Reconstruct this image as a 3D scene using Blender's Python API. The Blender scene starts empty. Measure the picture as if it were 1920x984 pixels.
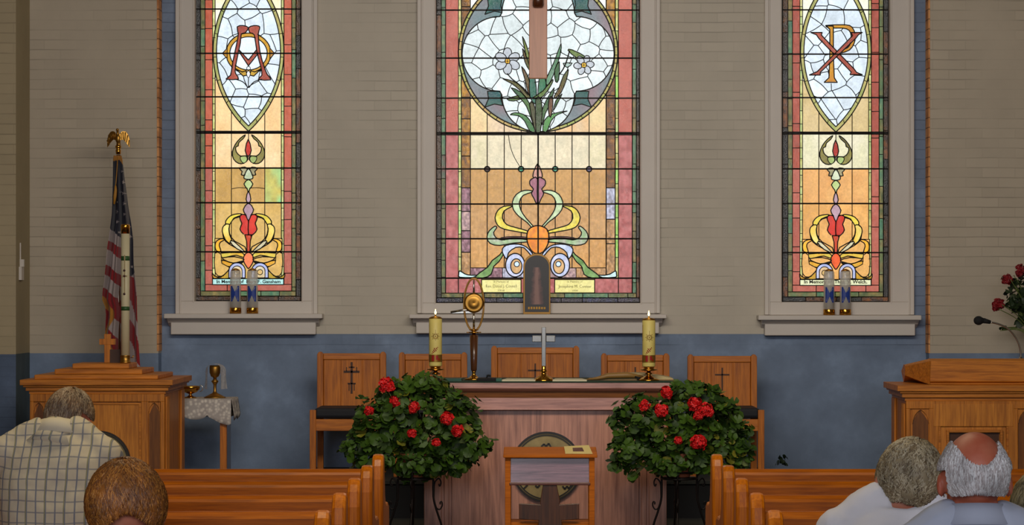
import bpy, math, random
import numpy as np
from mathutils import Vector, Matrix, noise as mnoise
R = math.radians
SC = bpy.context.scene
COL = SC.collection
# ---------------------------------------------------------------- camera
F = 4950.0            # focal length in frame pixels (1920 wide)
EYE = 1.70            # camera height
VX, VY = 1009.0, 550.0
cam_d = bpy.data.cameras.new('camera')
cam_d.sensor_width = 36.0
cam_d.lens = F / 1920.0 * 36.0
cam_d.shift_x = -(VX - 960.0) / 1920.0
cam_d.shift_y = (VY - 492.0) / 1920.0
cam_d.clip_end = 200
cam = bpy.data.objects.new('camera', cam_d)
COL.objects.link(cam)
cam.location = (0, 0, EYE)
cam.rotation_euler = (R(90), 0, 0)
SC.camera = cam
# ---------------------------------------------------------------- colour management
SC.view_settings.view_transform = 'Standard'
SC.view_settings.look = 'None'
SC.view_settings.exposure = 0.0
SC.view_settings.gamma = 1.0
SC.view_settings.use_curve_mapping = False
# ---------------------------------------------------------------- daylight outside
world = bpy.data.worlds.new('sky')
SC.world = world
world.use_nodes = True
bg = world.node_tree.nodes['Background']
bg.inputs[0].default_value = (0.93, 0.98, 1.0, 1)
bg.inputs[1].default_value = 1.6
# ---------------------------------------------------------------- room lights
def area_light(name, loc, rot, sx, sy, power, color, spread=180):
    d = bpy.data.lights.new(name, 'AREA')
    d.shape = 'RECTANGLE'; d.size = sx; d.size_y = sy
    d.energy = power; d.color = color; d.spread = R(spread)
    o = bpy.data.objects.new(name, d); COL.objects.link(o)
    o.location = loc; o.rotation_euler = rot
    return o
area_light('nave_ceiling_light', (-0.5, 10.2, 5.3), (0, 0, 0), 3.5, 2.0, 85, (1.0, 0.82, 0.52), 150)
area_light('chancel_fill_light', (0.2, 11.6, 3.9), (R(78), 0, 0), 4.2, 0.8, 74, (1.0, 0.91, 0.80), 120)  # added fill in mid-air, aimed at altar and back wall; no fixture there
area_light('rear_window_light', (-2.2, -1.6, 3.4), (R(82), 0, R(-8)), 3.0, 2.2, 210, (0.86, 0.90, 1.0))
area_light('rear_window_light', (2.8, -1.6, 3.4), (R(82), 0, R(8)), 3.0, 2.2, 160, (0.86, 0.90, 1.0))

def P(x, y, d):
    """point at distance d seen at frame position x, y"""
    return Vector(((x - VX) * d / F, d, EYE - (y - VY) * d / F))
def PX(x, d): return (x - VX) * d / F
def PZ(y, d): return EYE - (y - VY) * d / F

def lin(c):
    out = []
    for v in c[:3]:
        v = v / 255.0
        out.append(v / 12.92 if v <= 0.04045 else ((v + 0.055) / 1.055) ** 2.4)
    return tuple(out)

# ---------------------------------------------------------------- materials
def newmat(name):
    m = bpy.data.materials.new(name); m.use_nodes = True
    nt = m.node_tree
    return m, nt, nt.nodes['Principled BSDF']
def N(nt, t, **kw):
    n = nt.nodes.new(t)
    for k, v in kw.items():
        if isinstance(k, str) and hasattr(n, k): setattr(n, k, v)
    return n
def L(nt, a, b): nt.links.new(a, b)
def ramp(nt, fac, stops):
    r = nt.nodes.new('ShaderNodeValToRGB')
    e = r.color_ramp.elements
    while len(e) < len(stops): e.new(0.5)
    for i, (p, c) in enumerate(stops):
        e[i].position = p; e[i].color = (*c, 1)
    L(nt, fac, r.inputs[0])
    return r
def mapping(nt, scale=(1, 1, 1), kind='Object', rot=(0, 0, 0)):
    t = nt.nodes.new('ShaderNodeTexCoord'); mp = nt.nodes.new('ShaderNodeMapping')
    mp.inputs['Scale'].default_value = scale; mp.inputs['Rotation'].default_value = rot
    L(nt, t.outputs[kind], mp.inputs[0])
    return mp.outputs[0]
def noise(nt, vec, scale, detail=4, rough=0.5, dist=0.0):
    n = nt.nodes.new('ShaderNodeTexNoise')
    n.inputs['Scale'].default_value = scale; n.inputs['Detail'].default_value = detail
    n.inputs['Roughness'].default_value = rough; n.inputs['Distortion'].default_value = dist
    if vec is not None: L(nt, vec, n.inputs['Vector'])
    return n.outputs[0]
def bump(nt, b, h, strength=0.3, dist=0.01, target='Normal'):
    n = nt.nodes.new('ShaderNodeBump')
    n.inputs['Strength'].default_value = strength; n.inputs['Distance'].default_value = dist
    L(nt, h, n.inputs['Height']); L(nt, n.outputs[0], b.inputs[target])
def plain(name, rgb, rough=0.6, metal=0.0, var=0.08, nscale=12, bstr=0.0, coat=0.0, spec=0.5):
    m, nt, b = newmat(name)
    c = lin(rgb)
    f = noise(nt, mapping(nt), nscale, 4)
    r = ramp(nt, f, [(0.3, tuple(max(0, v * (1 - var)) for v in c)), (0.7, tuple(min(1, v * (1 + var)) for v in c))])
    L(nt, r.outputs[0], b.inputs['Base Color'])
    b.inputs['Roughness'].default_value = rough; b.inputs['Metallic'].default_value = metal
    b.inputs['Coat Weight'].default_value = coat; b.inputs['Coat Roughness'].default_value = 0.15
    b.inputs['Specular IOR Level'].default_value = spec
    if bstr: bump(nt, b, f, bstr, 0.004)
    return m
def wood(name, dark, light, axis='Z', rough=0.38, coat=0.3, scale=1.0, fig=0.5, coatrough=0.12, spec=0.4):
    m, nt, b = newmat(name)
    s = {'X': (0.8, 16, 16), 'Y': (16, 0.8, 16), 'Z': (16, 16, 0.8)}[axis]
    v = mapping(nt, tuple(q * scale for q in s))
    fine = noise(nt, v, 5.0, 6, 0.65, 0.3)
    s2 = {'X': (0.5, 4, 4), 'Y': (4, 0.5, 4), 'Z': (4, 4, 0.5)}[axis]
    big = noise(nt, mapping(nt, tuple(q * scale for q in s2)), 2.2, 3, 0.5, 1.2)
    w = nt.nodes.new('ShaderNodeMath'); w.operation = 'MULTIPLY'; w.inputs[1].default_value = 14.0
    L(nt, big, w.inputs[0])
    sn = nt.nodes.new('ShaderNodeMath'); sn.operation = 'SINE'; L(nt, w.outputs[0], sn.inputs[0])
    ad = nt.nodes.new('ShaderNodeMath'); ad.operation = 'MULTIPLY_ADD'; ad.inputs[1].default_value = 0.13 * fig
    L(nt, sn.outputs[0], ad.inputs[0]); L(nt, fine, ad.inputs[2])
    r = ramp(nt, ad.outputs[0], [(0.28, lin(dark)), (0.72, lin(light))])
    L(nt, r.outputs[0], b.inputs['Base Color'])
    b.inputs['Roughness'].default_value = rough; b.inputs['Specular IOR Level'].default_value = spec
    b.inputs['Coat Weight'].default_value = coat; b.inputs['Coat Roughness'].default_value = coatrough
    bump(nt, b, fine, 0.12, 0.003)
    return m
def brickmat(name, beige, blue, bands, seed=0.0, rough=0.75, axis='X'):
    """painted brick: bands = list of (kind, value): blue paint below z or between x limits; plaster skim below zp"""
    m, nt, b = newmat(name)
    tc = nt.nodes.new('ShaderNodeTexCoord')
    sep = nt.nodes.new('ShaderNodeSeparateXYZ'); L(nt, tc.outputs['Object'], sep.inputs[0])
    X, Y, Z = sep.outputs
    cmb = nt.nodes.new('ShaderNodeCombineXYZ')
    L(nt, X if axis == 'X' else Y, cmb.inputs[0]); L(nt, Z, cmb.inputs[1])
    wob = noise(nt, tc.outputs['Object'], 3.0, 2)
    ofs = nt.nodes.new('ShaderNodeVectorMath'); ofs.operation = 'MULTIPLY_ADD'
    L(nt, wob, ofs.inputs[0]); ofs.inputs[1].default_value = (0.006, 0.012, 0); L(nt, cmb.outputs[0], ofs.inputs[2])
    br = nt.nodes.new('ShaderNodeTexBrick')
    br.inputs['Scale'].default_value = 1.0
    br.inputs['Brick Width'].default_value = 0.235; br.inputs['Row Height'].default_value = 0.0703
    br.inputs['Mortar Size'].default_value = 0.0045; br.inputs['Mortar Smooth'].default_value = 0.5
    br.inputs['Color1'].default_value = (0.9, 0.9, 0.9, 1); br.inputs['Color2'].default_value = (1, 1, 1, 1)
    br.inputs['Mortar'].default_value = (0.86, 0.86, 0.86, 1)
    L(nt, ofs.outputs[0], br.inputs['Vector'])
    sz = nt.nodes.new('ShaderNodeSeparateXYZ'); L(nt, ofs.outputs[0], sz.inputs[0])
    q1 = nt.nodes.new('ShaderNodeMath'); q1.operation = 'DIVIDE'; q1.inputs[1].default_value = 0.0703; L(nt, sz.outputs[1], q1.inputs[0])
    q2 = nt.nodes.new('ShaderNodeMath'); q2.operation = 'FRACT'; L(nt, q1.outputs[0], q2.inputs[0])
    q3 = ramp(nt, q2.outputs[0], [(0.0, (0.72, 0.72, 0.72)), (0.07, (1, 1, 1)), (0.93, (1, 1, 1)), (1.0, (0.72, 0.72, 0.72))])
    brm = nt.nodes.new('ShaderNodeMix'); brm.data_type = 'RGBA'; brm.blend_type = 'MULTIPLY'; brm.inputs[0].default_value = 1
    L(nt, br.outputs['Color'], brm.inputs[6]); L(nt, q3.outputs[0], brm.inputs[7])
    def cmp(sock, op, val):
        n = nt.nodes.new('ShaderNodeMath'); n.operation = op; L(nt, sock, n.inputs[0]); n.inputs[1].default_value = val
        return n.outputs[0]
    masks = []
    for k, v in bands['blue']:
        if k == 'z<': masks.append(cmp(Z, 'LESS_THAN', v))
        elif k == 'x<': masks.append(cmp(X, 'LESS_THAN', v))
        elif k == 'x>': masks.append(cmp(X, 'GREATER_THAN', v))
    acc = masks[0]
    for q in masks[1:]:
        n = nt.nodes.new('ShaderNodeMath'); n.operation = 'MAXIMUM'; L(nt, acc, n.inputs[0]); L(nt, q, n.inputs[1]); acc = n.outputs[0]
    pv = noise(nt, tc.outputs['Object'], 2.6, 6, 0.62)
    cb = ramp(nt, pv, [(0.34, tuple(v * 0.76 for v in lin(blue))), (0.56, lin(blue)), (0.76, tuple(min(1, v * 1.4) for v in lin(blue)))])
    cw = ramp(nt, pv, [(0.3, tuple(v * 0.95 for v in lin(beige))), (0.7, tuple(v * 1.05 for v in lin(beige)))])
    mix = nt.nodes.new('ShaderNodeMix'); mix.data_type = 'RGBA'
    L(nt, acc, mix.inputs[0]); L(nt, cw.outputs[0], mix.inputs[6]); L(nt, cb.outputs[0], mix.inputs[7])
    # skim-coated area hides the joints
    zp = bands['plaster']
    pl = cmp(Z, 'LESS_THAN', zp)
    fade = nt.nodes.new('ShaderNodeMix'); fade.data_type = 'RGBA'
    # joints fade in patches where the paint has filled them
    pf = ramp(nt, noise(nt, tc.outputs['Object'], 1.7, 3), [(0.38, (0, 0, 0)), (0.6, (0.85, 0.85, 0.85))])
    mx = nt.nodes.new('ShaderNodeMath'); mx.operation = 'MAXIMUM'; L(nt, pl, mx.inputs[0]); L(nt, pf.outputs[0], mx.inputs[1])
    L(nt, mx.outputs[0], fade.inputs[0]); L(nt, brm.outputs[2], fade.inputs[6]); fade.inputs[7].default_value = (0.95, 0.95, 0.95, 1)
    mul = nt.nodes.new('ShaderNodeMix'); mul.data_type = 'RGBA'; mul.blend_type = 'MULTIPLY'; mul.inputs[0].default_value = 1.0
    L(nt, mix.outputs[2], mul.inputs[6]); L(nt, fade.outputs[2], mul.inputs[7])
    L(nt, mul.outputs[2], b.inputs['Base Color'])
    b.inputs['Roughness'].default_value = rough; b.inputs['Specular IOR Level'].default_value = 0.3
    g = nt.nodes.new('ShaderNodeMath'); g.operation = 'MULTIPLY_ADD'; L(nt, pv, g.inputs[0]); g.inputs[1].default_value = 0.8
    rb = nt.nodes.new('ShaderNodeRGBToBW'); L(nt, fade.outputs[2], rb.inputs[0]); L(nt, rb.outputs[0], g.inputs[2])
    bump(nt, b, g.outputs[0], 0.5, 0.010)
    return m
def glassmat(name):
    """coloured cathedral glass lit from outside: daylight passes diffusely through it"""
    m = bpy.data.materials.new(name); m.use_nodes = True; nt = m.node_tree
    nt.nodes.clear()
    out = nt.nodes.new('ShaderNodeOutputMaterial')
    at = nt.nodes.new('ShaderNodeVertexColor'); at.layer_name = 'glass_colour'
    tc = nt.nodes.new('ShaderNodeTexCoord')
    n1 = noise(nt, tc.outputs['Object'], 55, 4, 0.6, 0.6)
    r1 = ramp(nt, n1, [(0.28, (0.80, 0.80, 0.80)), (0.70, (1.05, 1.05, 1.05))])
    mul = nt.nodes.new('ShaderNodeMix'); mul.data_type = 'RGBA'; mul.blend_type = 'MULTIPLY'; mul.inputs[0].default_value = 1
    L(nt, at.outputs[0], mul.inputs[6]); L(nt, r1.outputs[0], mul.inputs[7])
    tr = nt.nodes.new('ShaderNodeBsdfTranslucent'); L(nt, mul.outputs[2], tr.inputs[0])
    gl = nt.nodes.new('ShaderNodeBsdfGlossy'); gl.inputs['Roughness'].default_value = 0.12
    n2 = noise(nt, tc.outputs['Object'], 120, 3, 0.6)
    bp = nt.nodes.new('ShaderNodeBump'); bp.inputs['Strength'].default_value = 0.7; bp.inputs['Distance'].default_value = 0.004
    L(nt, n2, bp.inputs['Height']); L(nt, bp.outputs[0], gl.inputs['Normal'])
    mx = nt.nodes.new('ShaderNodeMixShader'); mx.inputs[0].default_value = 0.07
    L(nt, tr.outputs[0], mx.inputs[1]); L(nt, gl.outputs[0], mx.inputs[2]); L(nt, mx.outputs[0], out.inputs[0])
    return m
def attrmat(name, attr='cloth_colour', rough=0.8, sheen=0.2):
    m, nt, b = newmat(name)
    at = nt.nodes.new('ShaderNodeVertexColor'); at.layer_name = attr
    L(nt, at.outputs[0], b.inputs['Base Color']); b.inputs['Roughness'].default_value = rough
    b.inputs['Sheen Weight'].default_value = sheen
    bump(nt, b, noise(nt, mapping(nt), 300, 2), 0.2, 0.001)
    return m
def emitmat(name, rgb, s):
    m, nt, b = newmat(name)
    b.inputs['Base Color'].default_value = (*lin(rgb), 1)
    b.inputs['Emission Color'].default_value = (*lin(rgb), 1); b.inputs['Emission Strength'].default_value = s
    return m

# ---------------------------------------------------------------- objects
ORIG = {}
def tag(o, label=None, cat=None, group=None, kind=None):
    if label: o['label'] = label
    if cat: o['category'] = cat
    if group: o['group'] = group
    if kind: o['kind'] = kind
    return o
def thing(name, loc, label=None, cat=None, group=None, kind=None):
    o = bpy.data.objects.new(name, None); COL.objects.link(o)
    o.location = loc; o.empty_display_size = 0.1
    ORIG[o.name] = Vector(loc)
    return tag(o, label, cat, group, kind)
def origin_of(o):
    return ORIG[o.name]
def copy_tree(o, parent=None):
    c = o.copy(); COL.objects.link(c)
    ORIG[c.name] = ORIG[o.name].copy()
    if parent is not None: c.parent = parent
    for ch in list(o.children): copy_tree(ch, c)
    return c
class MB:
    def __init__(s): s.v = []; s.f = []; s.m = []; s.s = []
    def mark(s): return len(s.v)
    def xf(s, start, M):
        for i in range(start, len(s.v)): s.v[i] = tuple(M @ Vector(s.v[i]))
    def add(s, vs, fs, mat=0, smooth=False):
        o = len(s.v); s.v += [tuple(p) for p in vs]
        for f in fs: s.f.append(tuple(i + o for i in f)); s.m.append(mat); s.s.append(smooth)
    def box(s, x0, x1, y0, y1, z0, z1, mat=0):
        if x0 > x1: x0, x1 = x1, x0
        if y0 > y1: y0, y1 = y1, y0
        if z0 > z1: z0, z1 = z1, z0
        s.add([(x0, y0, z0), (x1, y0, z0), (x1, y1, z0), (x0, y1, z0), (x0, y0, z1), (x1, y0, z1), (x1, y1, z1), (x0, y1, z1)],
              [(0, 3, 2, 1), (4, 5, 6, 7), (0, 1, 5, 4), (1, 2, 6, 5), (2, 3, 7, 6), (3, 0, 4, 7)], mat)
    def prism(s, pts, axis, a, b, mat=0, smooth=False):
        """polygon pts (u, v) extruded along axis from a to b. axis Y: (x, z); X: (y, z); Z: (x, y)"""
        def q(u, v, w): return {'Y': (u, w, v), 'X': (w, u, v), 'Z': (u, v, w)}[axis]
        n = len(pts)
        ar = sum(pts[i][0] * pts[(i + 1) % n][1] - pts[(i + 1) % n][0] * pts[i][1] for i in range(n))
        if ar < 0: pts = pts[::-1]
        if a > b: a, b = b, a
        vs = [q(u, v, a) for u, v in pts] + [q(u, v, b) for u, v in pts]
        fs = [tuple(range(n)), tuple(range(2 * n - 1, n - 1, -1))]
        side = [(i + n, (i + 1) % n + n, (i + 1) % n, i) for i in range(n)]
        if axis in 'XZ':
            fs = [f[::-1] for f in fs]; side = [f[::-1] for f in side]
        k = len(s.f); s.add(vs, fs + side, mat, False)
        if smooth:
            for i in range(k + 2, len(s.s)): s.s[i] = True
    def lathe(s, prof, c=(0, 0, 0), n=24, mat=0, M=None, smooth=True):
        """prof: (r, z) from bottom to top"""
        vs = []; fs = []
        for r, z in prof:
            for k in range(n):
                a = 2 * math.pi * k / n; vs.append(Vector((c[0] + r * math.cos(a), c[1] + r * math.sin(a), c[2] + z)))
        for j in range(len(prof) - 1):
            for k in range(n):
                k2 = (k + 1) % n; fs.append((j * n + k, j * n + k2, (j + 1) * n + k2, (j + 1) * n + k))
        fs.append(tuple(range(n))[::-1]); fs.append(tuple((len(prof) - 1) * n + k for k in range(n)))
        if M is not None: vs = [M @ v for v in vs]
        s.add(vs, fs, mat, smooth); s.s[-1] = s.s[-2] = False
    def tube(s, pts, rad, n=8, mat=0, smooth=True, squash=None):
        pts = [Vector(p) for p in pts]
        if not hasattr(rad, '__len__'): rad = [rad] * len(pts)
        vs = []; fs = []
        up = None
        for i, p in enumerate(pts):
            t = (pts[min(i + 1, len(pts) - 1)] - pts[max(i - 1, 0)]).normalized()
            if up is None:
                up = t.orthogonal().normalized()
            else:
                up = (up - t * up.dot(t))
                up = up.normalized() if up.length > 1e-6 else t.orthogonal().normalized()
            w = t.cross(up)
            for k in range(n):
                a = 2 * math.pi * k / n
                vs.append(p + (up * math.cos(a) + w * math.sin(a)) * rad[i])
        for j in range(len(pts) - 1):
            for k in range(n):
                k2 = (k + 1) % n; fs.append((j * n + k, j * n + k2, (j + 1) * n + k2, (j + 1) * n + k))
        fs.append(tuple(range(n))[::-1]); fs.append(tuple((len(pts) - 1) * n + k for k in range(n)))
        s.add(vs, fs, mat, smooth)
    def ell(s, c, r, mat=0, nu=16, nv=10, M=None):
        vs = []; fs = []
        for j in range(nv + 1):
            th = math.pi * j / nv
            for k in range(nu):
                a = 2 * math.pi * k / nu
                vs.append(Vector((r[0] * math.sin(th) * math.cos(a), r[1] * math.sin(th) * math.sin(a), r[2] * math.cos(th))))
        if M is not None: vs = [M @ v for v in vs]
        vs = [v + Vector(c) for v in vs]
        for j in range(nv):
            for k in range(nu):
                k2 = (k + 1) % nu; fs.append((j * nu + k, (j + 1) * nu + k, (j + 1) * nu + k2, j * nu + k2))
        s.add(vs, fs, mat, True)
    def loft(s, secs, n=28, mat=0, p=2.0):
        """secs: (cx, cy, cz, rx, ry) horizontal super-ellipses from bottom to top"""
        vs = []; fs = []
        for cx, cy, cz, rx, ry in secs:
            for k in range(n):
                a = 2 * math.pi * k / n; ca, sa = math.cos(a), math.sin(a)
                vs.append((cx + rx * math.copysign(abs(ca) ** (2 / p), ca), cy + ry * math.copysign(abs(sa) ** (2 / p), sa), cz))
        for j in range(len(secs) - 1):
            for k in range(n):
                k2 = (k + 1) % n; fs.append((j * n + k, j * n + k2, (j + 1) * n + k2, (j + 1) * n + k))
        fs.append(tuple(range(n))[::-1]); fs.append(tuple((len(secs) - 1) * n + k for k in range(n)))
        s.add(vs, fs, mat, True)
    def sweep(s, prof, x0, x1, mat=0):
        """moulding profile (y, z) run along X"""
        s.prism(prof, 'X', x0, x1, mat)
    def build(s, name, mats, parent=None, bevel=0.0, weld=False):
        if not isinstance(mats, (list, tuple)): mats = [mats]
        off = ORIG[parent.name] if parent is not None else Vector((0, 0, 0))
        me = bpy.data.meshes.new(name)
        me.from_pydata([(v[0] - off[0], v[1] - off[1], v[2] - off[2]) for v in s.v], [], s.f)
        for m in mats: me.materials.append(m)
        me.polygons.foreach_set('material_index', s.m)
        me.polygons.foreach_set('use_smooth', s.s)
        me.update()
        o = bpy.data.objects.new(name, me); COL.objects.link(o)
        if parent is not None:
            o.parent = parent
        ORIG[o.name] = Vector(off)
        if bevel:
            b = o.modifiers.new('edge', 'BEVEL'); b.width = bevel; b.segments = 2; b.limit_method = 'ANGLE'; b.angle_limit = R(35)
            b.harden_normals = False
        return o
def top_mesh(mb, name, mats, base, label, cat, group=None, bevel=0.0, kind=None):
    """a thing that is one mesh, its origin at its base"""
    o = mb.build(name, mats, None, bevel)
    b = Vector(base)
    for v in o.data.vertices: v.co -= b
    o.location = b; ORIG[o.name] = b
    return tag(o, label, cat, group, kind)
def textobj(txt, name, size, mat, parent, place, width=None, extrude=0.0004, shear=0.0, bold=0.0):
    """lettering as a mesh; place maps (u, v) in metres from the text centre to a point"""
    cu = bpy.data.curves.new(name, 'FONT'); cu.body = txt; cu.size = size; cu.align_x = 'CENTER'; cu.align_y = 'CENTER'
    cu.extrude = extrude; cu.offset = bold * size; cu.shear = shear; cu.resolution_u = 2
    t = bpy.data.objects.new(name, cu); COL.objects.link(t)
    bpy.context.view_layer.update()
    me = bpy.data.meshes.new_from_object(t.evaluated_get(bpy.context.evaluated_depsgraph_get()))
    COL.objects.unlink(t); bpy.data.objects.remove(t)
    xs = [v.co.x for v in me.vertices]; k = 1.0
    if width: k = width / (max(xs) - min(xs))
    cx = (max(xs) + min(xs)) / 2
    off = ORIG[parent.name]
    for v in me.vertices:
        p = place((v.co.x - cx) * k, v.co.y) + Vector((0, -v.co.z, 0)) - off
        v.co = p
    me.materials.clear(); me.materials.append(mat); me.name = name
    o = bpy.data.objects.new(name, me); COL.objects.link(o); o.parent = parent; ORIG[o.name] = Vector(off)
    return o
def smooth_closed(pts, n=4, closed=True):
    out = []; m = len(pts)
    rng = range(m if closed else m - 1)
    for i in rng:
        if closed: p0, p1, p2, p3 = pts[i - 1], pts[i], pts[(i + 1) % m], pts[(i + 2) % m]
        else: p0, p1, p2, p3 = pts[max(i - 1, 0)], pts[i], pts[i + 1], pts[min(i + 2, m - 1)]
        for k in range(n):
            t = k / n
            out.append(tuple(0.5 * (2 * p1[j] + (p2[j] - p0[j]) * t + (2 * p0[j] - 5 * p1[j] + 4 * p2[j] - p3[j]) * t * t + (3 * p1[j] - p0[j] - 3 * p2[j] + p3[j]) * t ** 3) for j in range(len(p1))))
    if not closed: out.append(tuple(pts[-1]))
    return out

# ---------------------------------------------------------------- shared materials
M_beam = wood('oak_pulpit', (142, 78, 12), (214, 132, 36), 'Z', 0.5, 0.05)
M_oakh = wood('oak_moulding', (146, 80, 12), (220, 136, 38), 'X', 0.5, 0.08)
M_oakp = wood('oak_pulpit_panel', (158, 90, 20), (220, 140, 44), 'Z', 0.5, 0.03)
M_altar = wood('red_oak_altar', (140, 88, 68), (204, 142, 116), 'Z', 0.40, 0.8, coatrough=0.36, scale=0.8, fig=0.9)
M_altarh = wood('red_oak_altar_rail', (140, 90, 78), (206, 148, 132), 'X', 0.38, 1.0, coatrough=0.30)
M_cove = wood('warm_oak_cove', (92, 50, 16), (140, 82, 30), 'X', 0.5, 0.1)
M_pew = wood('golden_oak_pew', (132, 62, 0), (192, 104, 0), 'X', 0.46, 0.05, spec=0.25)
M_pewz = wood('golden_oak_pew_end', (166, 82, 0), (222, 128, 2), 'Z', 0.40, 0.15, spec=0.3, coatrough=0.08)
M_chair = wood('oak_chair', (146, 76, 8), (212, 124, 24), 'Z', 0.5, 0.08)
M_chairh = wood('oak_chair_rail', (150, 78, 8), (216, 128, 26), 'X', 0.45, 0.2)
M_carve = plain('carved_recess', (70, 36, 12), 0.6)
M_kneel = wood('kneeler_oak', (150, 76, 10), (200, 110, 24), 'X', 0.65, 0.0, spec=0.2)
M_kneelp = wood('kneeler_panel', (70, 40, 50), (140, 100, 112), 'X', 0.28, 1.0, scale=1.6, coatrough=0.16)  # purple of the reflected sheen is mixed into the base colour
M_dkwood = wood('dark_walnut', (52, 28, 12), (92, 52, 24), 'Z', 0.35, 0.4)
M_white = plain('painted_casing', (214, 206, 196), 0.5, var=0.03, nscale=3)
M_lead = plain('lead_came', (26, 20, 14), 0.45, 0.6, 0.1)
M_bar = plain('iron_bar', (22, 15, 10), 0.5, 0.4)
M_brass = plain('polished_brass', (205, 150, 60), 0.16, 1.0, 0.05, 6)
M_dbrass = plain('aged_brass', (176, 132, 62), 0.42, 1.0, 0.15, 20)
M_silver = plain('silver', (200, 198, 190), 0.18, 1.0, 0.05)
M_iron = plain('wrought_iron', (24, 18, 16), 0.45, 0.7)
M_black = plain('black_fabric', (12, 12, 14), 0.85)
M_navy = plain('navy_cushion', (16, 18, 26), 0.7, bstr=0.2, nscale=60)
M_wax = plain('beeswax', (214, 196, 110), 0.5, var=0.05)
M_ivory = plain('ivory_wax', (206, 196, 160), 0.5, var=0.04)
M_redwax = plain('red_wax_ornament', (150, 20, 16), 0.4)
M_goldpaint = plain('gilt_ornament', (150, 110, 40), 0.4, 0.6)
M_green = plain('green_altar_cloth', (18, 52, 36), 0.85)
M_greenorn = plain('green_candle_band', (46, 84, 40), 0.5)
M_paper = plain('paper', (214, 204, 172), 0.8, var=0.03)
M_flame = emitmat('candle_flame', (255, 214, 130), 9.0)
# ================================================================ ROOM
WALL = 19.0
SIDE = 18.85
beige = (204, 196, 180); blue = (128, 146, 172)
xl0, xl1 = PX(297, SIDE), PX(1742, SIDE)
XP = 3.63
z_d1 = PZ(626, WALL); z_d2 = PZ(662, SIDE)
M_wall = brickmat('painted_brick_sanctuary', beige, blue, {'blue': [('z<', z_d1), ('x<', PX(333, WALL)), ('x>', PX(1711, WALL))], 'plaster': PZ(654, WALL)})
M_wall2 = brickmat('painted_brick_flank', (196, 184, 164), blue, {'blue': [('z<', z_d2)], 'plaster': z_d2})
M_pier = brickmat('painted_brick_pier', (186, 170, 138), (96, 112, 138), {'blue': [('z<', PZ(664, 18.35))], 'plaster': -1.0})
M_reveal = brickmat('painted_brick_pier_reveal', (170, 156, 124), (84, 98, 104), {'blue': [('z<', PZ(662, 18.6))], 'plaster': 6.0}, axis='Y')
M_plain = plain('plaster', (170, 160, 140), 0.8, var=0.04, nscale=2)
M_carpet = plain('grey_green_carpet', (62, 64, 58), 0.95, var=0.15, nscale=90, bstr=0.3)
M_carpetd = plain('dark_carpet', (50, 52, 48), 0.95, var=0.15, nscale=90, bstr=0.3)
M_riser = plain('black_riser', (10, 10, 12), 0.8)
M_floor = plain('worn_floor', (90, 70, 50), 0.6, var=0.1, nscale=5)
# windows: glass opening, casing, sill (frame positions)
WIN = [dict(g=(364.5, 565, 564.5), c=(331, 594, 588), s=(307, 604, 588, 597), a=(320, 592, 627)),
       dict(g=(817, 1200.5, 568), c=(784, 1236, 587), s=(767, 1250, 589, 597), a=(780, 1236, 625)),
       dict(g=(1466, 1669.5, 566), c=(1435, 1712, 590), s=(1422, 1728, 591, 600), a=(1434, 1716, 629))]
TOPZ = 5.0
def struct(mb, name, mats, bevel=0.0):
    o = mb.build(name, mats, None, bevel); o['kind'] = 'structure'; return o
mb = MB()
xs = [xl0 - 0.3]
for w in WIN: xs += [PX(w['g'][0] - 4, WALL), PX(w['g'][1] + 4, WALL)]
xs += [xl1 + 0.3]
for i in range(0, len(xs), 2): mb.box(xs[i], xs[i + 1], WALL, WALL + 0.14, 0, 6.0)
for i, w in enumerate(WIN):
    mb.box(xs[2 * i + 1], xs[2 * i + 2], WALL, WALL + 0.14, 0, PZ(w['g'][2] + 4, WALL))
    mb.box(xs[2 * i + 1], xs[2 * i + 2], WALL, WALL + 0.14, TOPZ, 6.0)
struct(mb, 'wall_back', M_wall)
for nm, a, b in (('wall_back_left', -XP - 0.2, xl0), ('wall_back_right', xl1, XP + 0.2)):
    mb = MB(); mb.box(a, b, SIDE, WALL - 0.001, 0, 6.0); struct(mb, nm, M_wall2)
# bare brick edge at the corners of the niche
M_edge, nt, b = newmat('bare_brick_edge')
v = mapping(nt); sp = nt.nodes.new('ShaderNodeSeparateXYZ'); L(nt, v, sp.inputs[0])
dv = nt.nodes.new('ShaderNodeMath'); dv.operation = 'DIVIDE'; dv.inputs[1].default_value = 0.0703; L(nt, sp.outputs[2], dv.inputs[0])
fr = nt.nodes.new('ShaderNodeMath'); fr.operation = 'FRACT'; L(nt, dv.outputs[0], fr.inputs[0])
ed = ramp(nt, fr.outputs[0], [(0.0, (0.03, 0.015, 0.008)), (0.14, lin((236, 170, 110)))]);
nz = ramp(nt, noise(nt, v, 9, 4), [(0.35, (0.55, 0.45, 0.4)), (0.6, (1, 1, 1))])
ml = nt.nodes.new('ShaderNodeMix'); ml.data_type = 'RGBA'; ml.blend_type = 'MULTIPLY'; ml.inputs[0].default_value = 1
L(nt, ed.outputs[0], ml.inputs[6]); L(nt, nz.outputs[0], ml.inputs[7]); L(nt, ml.outputs[2], b.inputs['Base Color']); b.inputs['Roughness'].default_value = 0.9
mb = MB(); mb.box(xl0 - 0.010, xl0 + 0.004, SIDE - 0.004, WALL - 0.002, PZ(658, SIDE), 5.9); struct(mb, 'trim_1', M_edge)
mb = MB(); mb.box(xl1 - 0.004, xl1 + 0.006, SIDE - 0.004, WALL - 0.002, PZ(662, SIDE), 5.9); struct(mb, 'trim_2', M_edge)
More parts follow.
